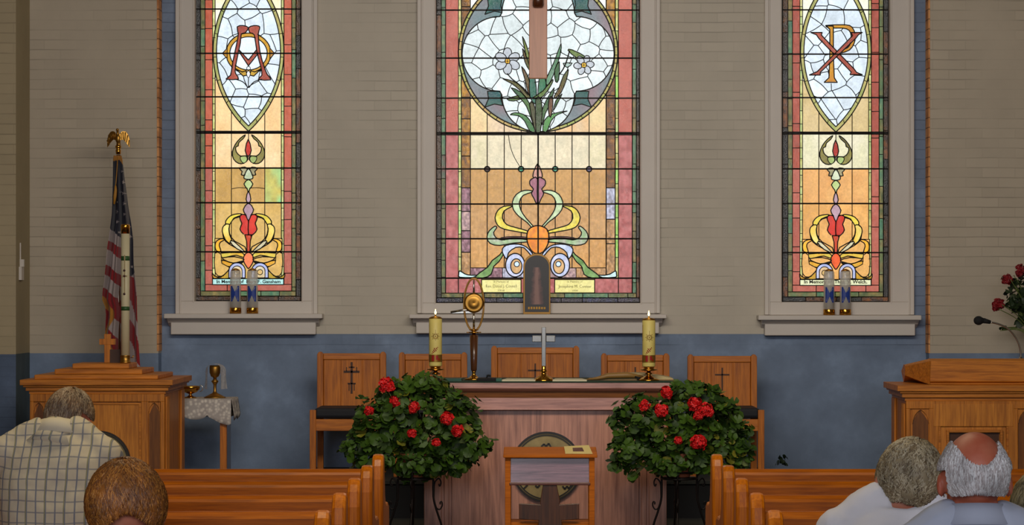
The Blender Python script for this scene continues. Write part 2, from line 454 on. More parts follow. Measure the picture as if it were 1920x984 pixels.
# piers of the chancel arch and the nave walls
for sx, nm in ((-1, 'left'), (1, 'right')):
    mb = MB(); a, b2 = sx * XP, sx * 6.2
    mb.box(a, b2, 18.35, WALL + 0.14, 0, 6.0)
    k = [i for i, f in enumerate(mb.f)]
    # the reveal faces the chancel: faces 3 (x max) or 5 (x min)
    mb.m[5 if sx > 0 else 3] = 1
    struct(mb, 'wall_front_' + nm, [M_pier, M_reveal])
    mb = MB(); mb.box(sx * 6.2, sx * 6.35, -3, WALL + 0.14, 0, 6.0); struct(mb, 'wall_' + nm, M_plain)
mb = MB(); mb.box(-6.35, 6.35, -3.15, -3, 0, 6.0); struct(mb, 'wall_rear', M_plain)
mb = MB(); mb.box(-6.35, 6.35, -3.15, WALL + 0.14, 6.0, 6.15); struct(mb, 'ceiling', M_plain)
mb = MB(); mb.box(-6.2, 6.2, -3, 19.0, -0.1, 0.0, 0); struct(mb, 'floor', M_floor)
mb = MB(); mb.box(-6.2, 6.2, 15.1, 18.35, 0.0, 0.20); mb.box(-XP, XP, 18.35, SIDE, 0.0, 0.20); struct(mb, 'floor_platform', M_carpet)
mb = MB(); mb.box(-1.60, 1.60, 17.62, SIDE - 0.0, 0.20, 0.43, 0); mb.box(-1.62, 1.62, 17.60, SIDE, 0.43, 0.45, 1)
mb.box(-1.62, 1.62, SIDE, WALL, 0.0, 0.45, 1)
struct(mb, 'floor_dais', [M_riser, M_carpetd])

# ================================================================ STAINED GLASS
GD = 19.075
class Canvas:
    def __init__(s, x0, x1, y0, y1, step, base=(120, 100, 60), seed=1):
        s.x = np.arange(x0, x1 + step * 0.5, step); s.y = np.arange(y0, y1 + step * 0.5, step)
        s.x[-1] = x1; s.y[-1] = y1
        s.XX, s.YY = np.meshgrid(s.x, s.y)
        s.rgb = np.zeros(s.XX.shape + (3,)); s.rgb[:] = lin(base)
        s.segs = []        # arrays of x0 y0 x1 y1 w
        s.rng = np.random.RandomState(seed)
        s.shape = s.XX.shape
    @staticmethod
    def inside(pts, X, Y):
        px = np.array([p[0] for p in pts], float); py = np.array([p[1] for p in pts], float)
        r = np.zeros(X.shape, bool); n = len(px); j = n - 1
        for i in range(n):
            c = ((py[i] > Y) != (py[j] > Y))
            if c.any():
                with np.errstate(divide='ignore', invalid='ignore'):
                    xi = (px[j] - px[i]) * (Y - py[i]) / (py[j] - py[i]) + px[i]
                r ^= c & (X < xi)
            j = i
        return r
    def tone(s, mask, c, c2=None, amt=0.10, sc=14):
        n = mask.sum()
        if not n: return
        a = np.array(lin(c)); b = np.array(lin(c2)) if c2 is not None else None
        t = s.vn(sc)[mask]
        if b is not None: col = a[None] * (1 - t[:, None]) + b[None] * t[:, None]
        else: col = np.repeat(a[None], n, 0)
        u = s.vn(sc * 0.6)[mask]
        col = col * (1 + amt * (u[:, None] * 2 - 1))
        s.rgb[mask] = np.clip(col, 0, 1) ** 1.2
    def vn(s, sc):
        ox, oy = s.rng.rand(2) * 100
        gx = (s.XX + ox) / sc; gy = (s.YY + oy) / (sc * 1.6)
        T = s.rng.rand(97, 97)
        i = np.floor(gx).astype(int); j = np.floor(gy).astype(int); fx = gx - i; fy = gy - j
        fx = fx * fx * (3 - 2 * fx); fy = fy * fy * (3 - 2 * fy)
        g = lambda a, b: T[a % 97, b % 97]
        return (g(i, j) * (1 - fx) + g(i + 1, j) * fx) * (1 - fy) + (g(i, j + 1) * (1 - fx) + g(i + 1, j + 1) * fx) * fy
    def poly(s, pts, c=None, c2=None, w=1.7, sm=0, cover=True, outline=True, amt=0.10, sc=14):
        if sm: pts = smooth_closed(pts, sm)
        if c is not None: s.tone(s.inside(pts, s.XX, s.YY), c, c2, amt, sc)
        if cover and s.segs:
            A = np.concatenate(s.segs); mx = (A[:, 0] + A[:, 2]) / 2; my = (A[:, 1] + A[:, 3]) / 2
            A = A[~s.inside(pts, mx, my)]; s.segs = [A]
        if outline: s.line(list(pts) + [pts[0]], w)
        return pts
    def line(s, pts, w=1.5, sm=0, clip=None, out=None):
        if sm: pts = smooth_closed(pts, sm, False)
        rows = []
        for a, b in zip(pts[:-1], pts[1:]):
            d = math.hypot(b[0] - a[0], b[1] - a[1]); n = max(1, int(d / 3.0))
            for k in range(n):
                rows.append((a[0] + (b[0] - a[0]) * k / n, a[1] + (b[1] - a[1]) * k / n, a[0] + (b[0] - a[0]) * (k + 1) / n, a[1] + (b[1] - a[1]) * (k + 1) / n, w))
        A = np.array(rows)
        for reg, keep in ((clip, True), (out, False)):
            if reg is not None and len(A):
                m = s.inside(reg, (A[:, 0] + A[:, 2]) / 2, (A[:, 1] + A[:, 3]) / 2); A = A[m if keep else ~m]
        if len(A): s.segs.append(A)
    def rect(s, x0, x1, y0, y1, c=None, c2=None, **k):
        s.poly([(x0, y0), (x1, y0), (x1, y1), (x0, y1)], c, c2, **k)
    def strip(s, x0, x1, y0, y1, pal, lo, hi, w=1.3, vertical=True, amt=0.2, sc=6):
        t = y0 if vertical else x0; end = y1 if vertical else x1
        while t < end - 0.1:
            u = min(end, t + lo + s.rng.rand() * (hi - lo))
            if end - u < lo * 0.5: u = end
            c = pal[s.rng.randint(len(pal))]
            c, c2 = (c if isinstance(c[0], tuple) else (c, None))
            if vertical: s.rect(x0, x1, t, u, c, c2, w=w, amt=amt, sc=sc)
            else: s.rect(t, u, y0, y1, c, c2, w=w, amt=amt, sc=sc)
            t = u
    def crackle(s, region, seeds, c, w=1.3, jit=0.06):
        """irregular pieces: the borders between the nearest seeds, kept inside the region"""
        n = len(seeds)
        bx0, bx1 = min(p[0] for p in region) - 5, max(p[0] for p in region) + 5
        by0, by1 = min(p[1] for p in region) - 5, max(p[1] for p in region) + 5
        done = []
        for i in range(n):
            cell = [(bx0, by0), (bx1, by0), (bx1, by1), (bx0, by1)]
            for j in range(n):
                if i == j: continue
                mx, my = (seeds[i][0] + seeds[j][0]) / 2, (seeds[i][1] + seeds[j][1]) / 2
                nx, ny = seeds[j][0] - seeds[i][0], seeds[j][1] - seeds[i][1]
                new = []
                for k in range(len(cell)):
                    a, b = cell[k], cell[(k + 1) % len(cell)]
                    da = (a[0] - mx) * nx + (a[1] - my) * ny; db = (b[0] - mx) * nx + (b[1] - my) * ny
                    if da <= 0: new.append(a)
                    if (da < 0 < db) or (db < 0 < da):
                        t = da / (da - db); new.append((a[0] + (b[0] - a[0]) * t, a[1] + (b[1] - a[1]) * t))
                cell = new
                if len(cell) < 3: break
            if len(cell) < 3: continue
            m = s.inside(region, s.XX, s.YY) & s.inside(cell, s.XX, s.YY)
            k = 1 - jit * s.rng.rand()
            s.tone(m, tuple(min(255, v * k) for v in c), tuple(min(255, v * k * 0.93) for v in c), 0.06, 12)
            for q in range(len(cell)):
                a, b = cell[q], cell[(q + 1) % len(cell)]
                key = tuple(sorted([(round(a[0], 1), round(a[1], 1)), (round(b[0], 1), round(b[1], 1))]))
                if key in done: continue
                done.append(key)
                dx, dy = b[0] - a[0], b[1] - a[1]; bow = (s.rng.rand() - 0.5) * 0.14
                mid = ((a[0] + b[0]) / 2 - dy * bow, (a[1] + b[1]) / 2 + dx * bow)
                s.line(smooth_closed([a, mid, b], 4, False), w, clip=region)
    def glass(s, parent, mat):
        h, w = s.shape
        off = ORIG[parent.name]
        X = (s.XX - VX) * GD / F - off[0]; Z = EYE - (s.YY - VY) * GD / F - off[2]
        co = np.stack([X, np.full_like(X, GD - off[1]), Z], -1).reshape(-1, 3)
        idx = np.arange(h * w).reshape(h, w)
        q = np.stack([idx[:-1, :-1], idx[1:, :-1], idx[1:, 1:], idx[:-1, 1:]], -1).reshape(-1, 4)
        me = bpy.data.meshes.new('stained_glass')
        me.vertices.add(len(co)); me.vertices.foreach_set('co', co.astype(np.float32).ravel())
        me.loops.add(q.size); me.loops.foreach_set('vertex_index', q.astype(np.int32).ravel())
        me.polygons.add(len(q)); me.polygons.foreach_set('loop_start', np.arange(0, q.size, 4, dtype=np.int32))
        me.update(calc_edges=True)
        ca = me.color_attributes.new('glass_colour', 'FLOAT_COLOR', 'POINT')
        ca.data.foreach_set('color', np.concatenate([s.rgb.reshape(-1, 3), np.ones((h * w, 1))], 1).astype(np.float32).ravel())
        me.materials.append(mat)
        o = bpy.data.objects.new('stained_glass', me); COL.objects.link(o); o.parent = parent; ORIG[o.name] = Vector(off)
        return o
    def cames(s, parent, mat, depth=0.007):
        A = np.concatenate(s.segs)
        k = GD / F; off = ORIG[parent.name]
        d = A[:, 2:4] - A[:, 0:2]; ln = np.hypot(d[:, 0], d[:, 1]); A = A[ln > 1e-3]; d = d[ln > 1e-3]; ln = ln[ln > 1e-3]
        u = d / ln[:, None]; a = A[:, 0:2] - u * 0.35; b = A[:, 2:4] + u * 0.35
        nrm = np.stack([-u[:, 1], u[:, 0]], -1) * (A[:, 4:5] * 0.5 * np.where(A[:, 4:5] < 2.5, 1.28, 1.0))
        n = len(A)
        def pt(p, y): return np.stack([(p[:, 0] - VX) * k - off[0], np.full(n, y - off[1]), EYE - (p[:, 1] - VY) * k - off[2]], -1)
        A = A.copy(); back, front = GD - 0.0006, GD - depth
        V = np.stack([pt(a + nrm, back), pt(a + nrm * 0.75, front), pt(a - nrm * 0.75, front), pt(a - nrm, back),
                      pt(b + nrm, back), pt(b + nrm * 0.75, front), pt(b - nrm * 0.75, front), pt(b - nrm, back)], 1).reshape(-1, 3)
        base = (np.arange(n) * 8)[:, None]
        q = np.concatenate([base + np.array([[0, 1, 5, 4]]), base + np.array([[1, 2, 6, 5]]), base + np.array([[2, 3, 7, 6]]), base + np.array([[0, 3, 2, 1]]), base + np.array([[4, 5, 6, 7]])])
        me = bpy.data.meshes.new('lead_came')
        me.from_pydata(V.tolist(), [], q.tolist()); me.materials.append(mat); me.update()
        o = bpy.data.objects.new('lead_came', me); COL.objects.link(o); o.parent = parent; ORIG[o.name] = Vector(off)
        return o
M_glass = glassmat('cathedral_glass')
DARKP = [((34, 22, 10), (90, 56, 14)), ((20, 24, 20), (46, 30, 14)), ((26, 14, 8), (120, 70, 10)), ((14, 14, 12), (30, 26, 20))]
MOTG = [((78, 104, 70), (120, 110, 60)), ((60, 108, 84), (110, 128, 90)), ((120, 104, 64), (90, 110, 70)), ((70, 86, 50), (140, 120, 70))]
LIME = [((176, 170, 100), (206, 210, 150)), ((150, 160, 90), (210, 196, 140)), ((190, 180, 120), (170, 190, 130))]
def ring(cx, cy, rx, ry, n=64, a0=0, a1=360):
    return [(cx + rx * math.cos(R(a0 + (a1 - a0) * k / n)), cy + ry * math.sin(R(a0 + (a1 - a0) * k / n))) for k in range(n + (0 if a1 - a0 == 360 else 1))]
def vesica(cx, cy, hw, hh, n=30):
    Rr = (hh * hh + hw * hw) / (2 * hw)
    pts = []
    a = math.asin(hh / Rr)
    for k in range(n + 1):
        t = -a + 2 * a * k / n; pts.append((cx - (Rr - hw) + Rr * math.cos(t), cy + Rr * math.sin(t)))
    for k in range(1, n):
        t = a - 2 * a * k / n; pts.append((cx + (Rr - hw) - Rr * math.cos(t), cy + Rr * math.sin(t)))
    return pts

def side_window(dx, kind):
    left = kind == 'AM'
    c = Canvas(361.5, 568, -300, 568.5, 1.5, (40, 28, 14), 3 if left else 8)
    cx = 466
    TOP = -300
    # borders
    c.strip(364.5, 376, TOP, 555, DARKP, 40, 120, amt=0.4); c.strip(555, 565, TOP, 555, DARKP, 40, 120, amt=0.4)
    c.strip(364.5, 565, 555, 564.5, DARKP, 40, 100, vertical=False, amt=0.4)
    c.strip(376, 384.5, TOP, 555, MOTG, 30, 70); c.strip(547, 555, TOP, 555, MOTG, 30, 70)
    c.strip(376, 555, 545.5, 555, MOTG, 30, 60, vertical=False)
    pk = [((186, 98, 70), (176, 86, 58)), ((182, 92, 66), (190, 104, 78))] if left else [((166, 84, 68), (150, 72, 56)), ((160, 78, 62), (172, 90, 74))]
    pk2 = [((172, 94, 78), (182, 108, 92)), ((166, 88, 72), (176, 102, 88))]
    for a, b in ((384.5, 398.5), (532.5, 547)):
        c.strip(a, b, TOP, 315, pk, 45, 60, amt=0.05); c.strip(a, b, 315, 545.5, pk2, 40, 60, amt=0.05)
    c.strip(384.5, 547, 533, 545.5, pk2, 40, 60, vertical=False, amt=0.05)
    c.strip(398.5, 403.5, TOP, 533, LIME, 14, 34, w=1.1); c.strip(527.5, 532.5, TOP, 533, LIME, 14, 34, w=1.1)
    # field
    f = ((214, 190, 146), (196, 172, 122)) if not left else ((240, 206, 158), (228, 188, 136))
    up = ((238, 234, 214), (226, 224, 204)) if not left else ((250, 240, 220), (242, 222, 186))
    xs_ = (403.5, 434, 496.5, 527.5)
    for i in range(3):
        a, b = xs_[i], xs_[i + 1]
        c.rect(a, b, TOP, 150, *up, w=1.3, amt=0.03)
        c.rect(a, b, 150, 248, *f, w=1.3, amt=0.04)
        if left:
            c.rect(a, b, 248, 315, (236, 206, 164), (226, 190, 142), w=1.3, amt=0.05)
            c.rect(a, b, 315, 380, (184, 146, 82), (202, 164, 100), w=1.3, amt=0.07)
        else:
            c.rect(a, b, 248, 315, (214, 206, 172), (224, 214, 190), w=1.3, amt=0.04)
            c.rect(a, b, 315, 380, (212, 158, 98), (222, 172, 110), w=1.3, amt=0.05)
        c.rect(a, b, 380, 523, *(((200, 164, 94), (210, 176, 112)) if left else ((210, 158, 92), (224, 172, 104))), w=1.3, amt=0.08)
    if left:
        m = (c.XX > 497) & (c.XX < 527) & (c.YY > 316) & (c.YY < 380); c.tone(m, (196, 176, 92), (150, 208, 150), 0.12, 12)
    Z1 = lambda pts: [((x / 2.98 + 340), y / 2.98) for x, y in pts]
    Z2 = lambda pts: [((x / 2.892 + 340), y / 2.892 + 300) for x, y in pts]
    mir = lambda pts: [(2 * cx - x, y) for x, y in pts]
    # pointed oval
    ves = vesica(cx, 96, 66.5, 150); c.poly(ves, (150, 160, 96), (186, 170, 110), w=1.8)
    n = len(ves)
    for k in range(0, n, 4):
        p = ves[k]; q = (cx + (p[0] - cx) * 0.90, 96 + (p[1] - 96) * 0.955); c.line([p, q], 1.1)
    inn = vesica(cx, 96, 60, 140)
    c.poly(inn, (222, 232, 240), (206, 218, 226), w=1.7, amt=0.05)
    rs = random.Random(5 if left else 11); seeds = []
    tries = 0
    while len(seeds) < 42 and tries < 6000:
        tries += 1
        p = (cx + rs.uniform(-62, 62), rs.uniform(-46, 240))
        if all((p[0] - q[0]) ** 2 + (p[1] - q[1]) ** 2 > 20 ** 2 for q in seeds): seeds.append(p)
    c.crackle(inn, seeds, (226, 234, 242))
    if left:
        o1 = ring(466, 100, 42, 38); c.poly(o1 , (186, 140, 34), (204, 158, 50), w=1.7)
        for sg in (-1, 1):
            c.poly([(466 + sg * 40, 90), (466 + sg * 49, 100), (466 + sg * 40, 110)], (182, 130, 34), None, w=1.3)
        c.poly(ring(466, 100, 35, 31), (228, 236, 243), (214, 222, 232), w=1.6, amt=0.04)
        rd = ((150, 62, 48), (172, 88, 66))
        c.poly(Z1([(322, 278), (330, 300), (375, 368), (428, 300), (425, 272), (375, 335)]), *rd)
        c.poly(Z1([(312, 150), (345, 143), (375, 155), (355, 185), (335, 190), (330, 240), (303, 370), (303, 410), (320, 442), (250, 442), (275, 420), (285, 360), (310, 240), (318, 190)]), *rd, sm=2)
        c.poly(Z1([(375, 155), (405, 143), (434, 146), (438, 160), (430, 195), (440, 290), (462, 370), (480, 415), (500, 446), (430, 444), (450, 420), (443, 370), (422, 290), (408, 195), (385, 185)]), *rd, sm=2)
        c.poly(Z1([(305, 385), (340, 402), (362, 395), (366, 420), (345, 425)]), (196, 158, 60), None)
        c.poly(Z1([(445, 385), (410, 402), (388, 395), (384, 420), (405, 425)]), (196, 158, 60), None)
        c.poly(ring(466, 128, 3.4, 3.4, 14), (236, 240, 244), None, w=1.1)
        c.poly(Z1([(375, 395), (364, 412), (375, 436), (386, 412)]), (236, 240, 244), None, w=1.1, sm=2)
        c.line(Z1([(300, 442), (345, 458), (372, 490)]), 1.5, sm=3); c.line(Z1([(450, 442), (405, 458), (378, 490)]), 1.5, sm=3)
        c.line(Z1([(375, 436), (375, 490)]), 1.3)
    else:
        sx = lambda pts: [((x / 2.981 + 1420) - dx, y / 2.981) for x, y in pts]
        gd = ((196, 146, 30), (178, 122, 30)); rd = ((168, 84, 62), (150, 66, 48))
        c.poly(sx([(382, 138), (490, 134), (530, 148), (548, 195), (540, 240), (515, 275), (470, 291), (470, 276), (505, 262), (520, 235), (524, 195), (512, 165), (480, 153), (425, 153), (405, 153)]), *gd, sm=2)
        c.poly(sx([(385, 140), (425, 142), (425, 300), (430, 430), (447, 456), (373, 456), (400, 430), (405, 300), (405, 160)]), *gd)
        c.poly(sx([(298, 177), (362, 177), (358, 192), (540, 380), (555, 400), (587, 413), (518, 413), (524, 398), (345, 212), (330, 190)]), *rd)
        c.poly(sx([(587, 177), (523, 177), (532, 195), (335, 395), (290, 415), (352, 415), (352, 400), (550, 210), (565, 190)]), *rd)
    # flame ornament
    lo = Z1([(358, 753), (330, 772), (302, 806), (285, 850), (292, 888), (318, 912), (350, 912), (372, 890), (364, 870), (332, 872), (308, 850), (304, 822), (318, 815), (322, 795), (345, 775)])
    for pts in (lo, mir(lo)): c.poly(pts, (96, 84, 46), (160, 150, 80), sm=2, w=1.7)
    l2 = Z1([(330, 876), (362, 872), (368, 895), (350, 912), (334, 898)])
    for pts in (l2, mir(l2)): c.poly(pts, (176, 196, 130), (150, 160, 96), sm=2, w=1.3)
    c.poly(Z1([(374, 778), (357, 840), (374, 874), (391, 840)]), (190, 52, 30), (160, 40, 30), sm=2)
    c.line([(466, 248), (466, 262)], 1.3)
    l3 = Z2([(315, 45), (345, 38), (358, 52), (347, 80), (325, 80), (330, 62)])
    for pts in (l3, mir(l3)): c.poly(pts, (186, 176, 140), (140, 130, 96), sm=2)
    c.poly(Z2([(364, 45), (343, 80), (341, 100), (364, 105), (387, 100), (385, 80)]), (214, 214, 190), (180, 190, 160), sm=2)
    c.poly(Z2([(364, 105), (340, 130), (358, 158), (364, 182), (370, 158), (388, 130)]), (196, 206, 150), (170, 186, 120), sm=2)
    if left: c.line(Z2([(274, 156), (310, 150), (358, 152)]), 1.1, sm=3); c.line(Z2([(370, 152), (410, 150), (450, 154)]), 1.1, sm=3)
    c.poly(Z2([(364, 168), (351, 212), (364, 236), (377, 212)]), (188, 160, 168), (170, 140, 150), sm=2)
    # great flower
    A = lambda pts, ca, cb=None, sm=2, w=1.7: [c.poly(q, ca, cb, sm=sm, w=w) for q in (Z2(pts), mir(Z2(pts)))]
    am = (208, 170, 100) if left else (218, 168, 100)
    A([(182, 425), (240, 425), (330, 497), (182, 497)], am, None, sm=0, w=1.3)
    A([(345, 296), (290, 300), (240, 345), (225, 400), (240, 440), (285, 470), (345, 500), (345, 470), (290, 440), (262, 400), (262, 350), (290, 315), (345, 302)], am)
    A([(322, 291), (290, 294), (262, 305), (241, 330), (243, 347), (262, 350), (285, 315), (325, 299)], (214, 196, 70), (232, 200, 90))
    A([(243, 347), (226, 362), (222, 385), (230, 412), (242, 436), (264, 452), (276, 440), (262, 405), (258, 372), (262, 350)], (222, 176, 50), (228, 210, 130))
    A([(264, 444), (284, 440), (340, 492), (344, 500), (300, 480)], (200, 190, 160), None)
    A([(214, 427), (190, 440), (183, 465), (190, 492), (215, 495), (206, 465), (212, 445), (238, 430)], (222, 190, 60), (236, 160, 40))
    A([(364, 328), (352, 300), (330, 295), (317, 305), (320, 325), (328, 345), (318, 375), (338, 402), (364, 408)], (206, 58, 28), (190, 40, 30), w=1.8)
    c.poly(Z2([(344, 405), (384, 405), (374, 440), (372, 500), (356, 500), (354, 440)]), (186, 68, 30), None, sm=0)
    c.poly(Z2([(364, 232), (336, 268), (350, 298), (364, 330), (378, 298), (392, 268)]), (184, 154, 162), (170, 140, 152), sm=2)
    A([(214, 505), (330, 502), (342, 530), (300, 516), (255, 524), (224, 530)], (200, 186, 84), (216, 170, 60))
    A([(224, 530), (290, 524), (342, 540), (320, 550), (280, 558), (240, 545)], am)
    A([(216, 545), (240, 546), (285, 560), (335, 552), (310, 566), (262, 578), (222, 566)], (208, 150, 40), (222, 180, 60))
    A([(182, 505), (216, 512), (220, 560), (262, 582), (245, 615), (215, 630), (184, 610)], am, None, w=1.4)
    A([(168, 612), (180, 628), (215, 634), (250, 604), (266, 588), (268, 640), (200, 640), (172, 640)], (196, 150, 40), (180, 160, 60))
    for sg in (-1, 1):
        oc = (466 + sg * 21.5, 508)
        c.poly(ring(oc[0], oc[1], 15.5, 15.5, 30, 180, 360) + [(oc[0] + 15.5, 521), (oc[0] - 15.5, 521)], (186, 186, 206), (170, 176, 214), w=1.6)
        c.poly(ring(oc[0], oc[1], 9.5, 9.5, 24, 180, 360) + [(oc[0] + 9.5, 521), (oc[0] - 9.5, 521)], (214, 206, 190), am, w=1.3)
        c.poly(ring(oc[0], oc[1] + 2, 5, 5, 16), (214, 180, 120), None, w=1.2)
    c.poly(Z2([(364, 500), (342, 515), (337, 545), (352, 575), (364, 588), (376, 575), (391, 545), (386, 515)]), (218, 116, 74) if left else (214, 88, 34), (226, 140, 100) if left else (222, 100, 40), sm=2)
    c.rect(398.5, 532, 522.5, 533.5, (176, 214, 208) if left else (214, 214, 176), (186, 222, 218) if left else (222, 220, 186), w=1.5, amt=0.03)
    # saddle bars
    for y in (-230, -148, -65, 17, 100, 181.5, 315, 380, 472): c.line([(365, y), (565, y)], 3.0)
    c.line([(365, 248), (565, 248)], 6.0)
    c.rect(365.5, 564.5, -299, 564, w=2.2, cover=False)
    dy = 1.5 if dx else 0.0
    c.XX = c.XX + dx; c.YY = c.YY + dy
    A2 = np.concatenate(c.segs); A2[:, 0] += dx; A2[:, 2] += dx; A2[:, 1] += dy; A2[:, 3] += dy; c.segs = [A2]
    return c

def centre_window():
    c = Canvas(813.5, 1204, -300, 572, 1.6, (40, 28, 14), 21)
    cx = 1009
    T = -300
    Dk = DARKP + [((24, 24, 40), (80, 80, 110))]
    c.strip(817, 827.5, T, 558, DARKP, 50, 120, amt=0.4); c.strip(1193, 1200.5, T, 558, DARKP, 50, 120, amt=0.4)
    c.strip(817, 1200.5, 558, 568, [((26, 16, 18), (52, 42, 60)), ((60, 60, 90), (20, 14, 16)), ((24, 16, 12), (70, 60, 80))], 40, 90, vertical=False, amt=0.6, sc=4)
    c.strip(827.5, 835.5, T, 250, [((96, 128, 100), (70, 96, 60)), ((120, 130, 90), (80, 110, 80))], 25, 60)
    c.strip(827.5, 835.5, 250, 558, MOTG + [((110, 70, 60), (80, 100, 80))], 25, 60)
    c.strip(1185.5, 1193, T, 558, [((96, 128, 100), (70, 96, 60)), ((130, 116, 70), (100, 90, 60))], 25, 60)
    pk = [((172, 92, 78), (184, 106, 92)), ((166, 86, 72), (178, 98, 86))]
    pk2 = [((156, 82, 80), (186, 114, 112)), ((150, 76, 76), (180, 106, 104))]
    for a, b in ((835.5, 859.5), (1159.5, 1185.5)):
        for (y0, y1) in ((T, -150), (-150, 19), (19, 109), (109, 250)): c.rect(a, b, y0, y1, *pk[0], amt=0.06, w=1.5)
        for (y0, y1) in ((250, 316), (316, 382), (382, 447.5), (447.5, 521)): c.rect(a, b, y0, y1, *pk2[0], amt=0.14, w=1.5, sc=6)
    c.strip(859.5, 865, T, 521, LIME + [((170, 200, 120), (190, 210, 150))], 26, 46, w=1.2); c.strip(1153.5, 1159.5, T, 521, LIME + [((170, 200, 120), (150, 190, 90))], 26, 46, w=1.2)
    amb = [((160, 112, 20), (92, 54, 10)), ((180, 134, 36), (120, 74, 12)), ((140, 92, 16), (80, 44, 8))]
    lil = [((170, 130, 140), (110, 70, 80)), ((190, 160, 150), (140, 110, 120)), ((196, 196, 214), (140, 130, 140)), ((150, 110, 60), (190, 150, 110))]
    for a, b in ((865, 882), (1136.5, 1153.5)):
        c.strip(a, b, T, 352, amb, 30, 70, amt=0.35, sc=5, w=1.6); c.strip(a, b, 352, 521, lil, 36, 60, amt=0.4, sc=3.5, w=1.6)
    # field
    X = (882, 913.5, 945.5, 977.3, 1009, 1041, 1072.6, 1104.6, 1136.5)
    for i in range(8):
        c.rect(X[i], X[i + 1], T, 19, (244, 242, 232), (236, 230, 214), w=1.4, amt=0.02)
        c.rect(X[i], X[i + 1], 19, 184, (236, 226, 206), (228, 214, 186), w=1.4, amt=0.03)
        c.rect(X[i], X[i + 1], 184, 250, *random.Random(i).choice([((222, 196, 160), (208, 184, 158)), ((216, 196, 150), (224, 190, 146)), ((210, 184, 150), (222, 180, 130))]), w=1.4, amt=0.05)
        c.rect(X[i], X[i + 1], 250, 316.6, (208, 196, 170) if 0 < i < 7 else (206, 194, 160), (222, 206, 178), w=1.5, amt=0.08, sc=10)
        c.rect(X[i], X[i + 1], 316.6, 382.4, (180, 140, 84), (192, 148, 90), w=1.5, amt=0.10, sc=5)
        c.rect(X[i], X[i + 1], 382.4, 447.5, (180, 138, 88), (194, 152, 102), w=1.5, amt=0.12, sc=5)
        c.rect(X[i], X[i + 1], 447.5, 502, (188, 140, 82), (200, 154, 96), w=1.5, amt=0.12, sc=5)
    c.strip(882, 1136.5, 502, 521, lil, 40, 66, vertical=False, amt=0.45, sc=3.5)
    c.line([(953, 251), (957, 275), (965, 296), (976, 314)], 1.1, sm=3)
    Z3 = lambda pts: [((x / 3.281 + 780), y / 3.281) for x, y in pts]
    Z4 = lambda pts: [((x / 2.734 + 780), y / 2.734 + 280) for x, y in pts]
    mir = lambda pts: [(2 * 1008 - x, y) for x, y in pts]
    # roundel
    c.poly(ring(cx, 98, 149.5, 149.5, 90), (150, 160, 84), (186, 150, 96), w=2.0)
    for k in range(60):
        a = R(6 * k + 2); c.line([(cx + 143 * math.cos(a), 98 + 143 * math.sin(a)), (cx + 149 * math.cos(a), 98 + 149 * math.sin(a))], 1.2)
    c.poly(ring(cx, 98, 143.5, 143.5, 90), (146, 112, 120), (92, 136, 138), w=2.0, amt=0.08, sc=40)
    for (qx, qy) in ((927, 185), (1091, 185), (927, 11), (1091, 11)):
        sg = 1 if qx < cx else -1
        c.poly([(qx - sg * 13, qy - 14), (qx + sg * 14, qy - 14), (qx + sg * 12, qy), (qx + sg * 16, qy + 13), (qx, qy + 10), (qx - sg * 18, qy + 16), (qx - sg * 11, qy)], (16, 84, 92), (30, 96, 80), w=1.6)
    # quatrefoil outline
    def lobe(px, py, rx, ry, a0, a1): return ring(px, py, rx, ry, 26, a0, a1)
    q = lobe(1009, 178, 68, 69, 0, 180) + lobe(937, 101, 70.5, 70, 90, 270) + lobe(1009, 24, 68, 68, 180, 360) + lobe(1081, 101, 70.5, 70, -90, 90)
    c.poly(q, (222, 228, 232), None, w=1.9)
    rs = random.Random(4); seeds = []; tries = 0
    while len(seeds) < 95 and tries < 20000:
        tries += 1
        p = (rs.uniform(868, 1150), rs.uniform(-44, 246))
        if all((p[0] - s_[0]) ** 2 + (p[1] - s_[1]) ** 2 > 22 ** 2 for s_ in seeds): seeds.append(p)
    c.crackle(q, seeds, (228, 234, 234))
    gA, gB, gC = ((74, 110, 50), (40, 92, 66)), ((120, 130, 60), (70, 110, 60)), ((110, 70, 36), (80, 96, 40))
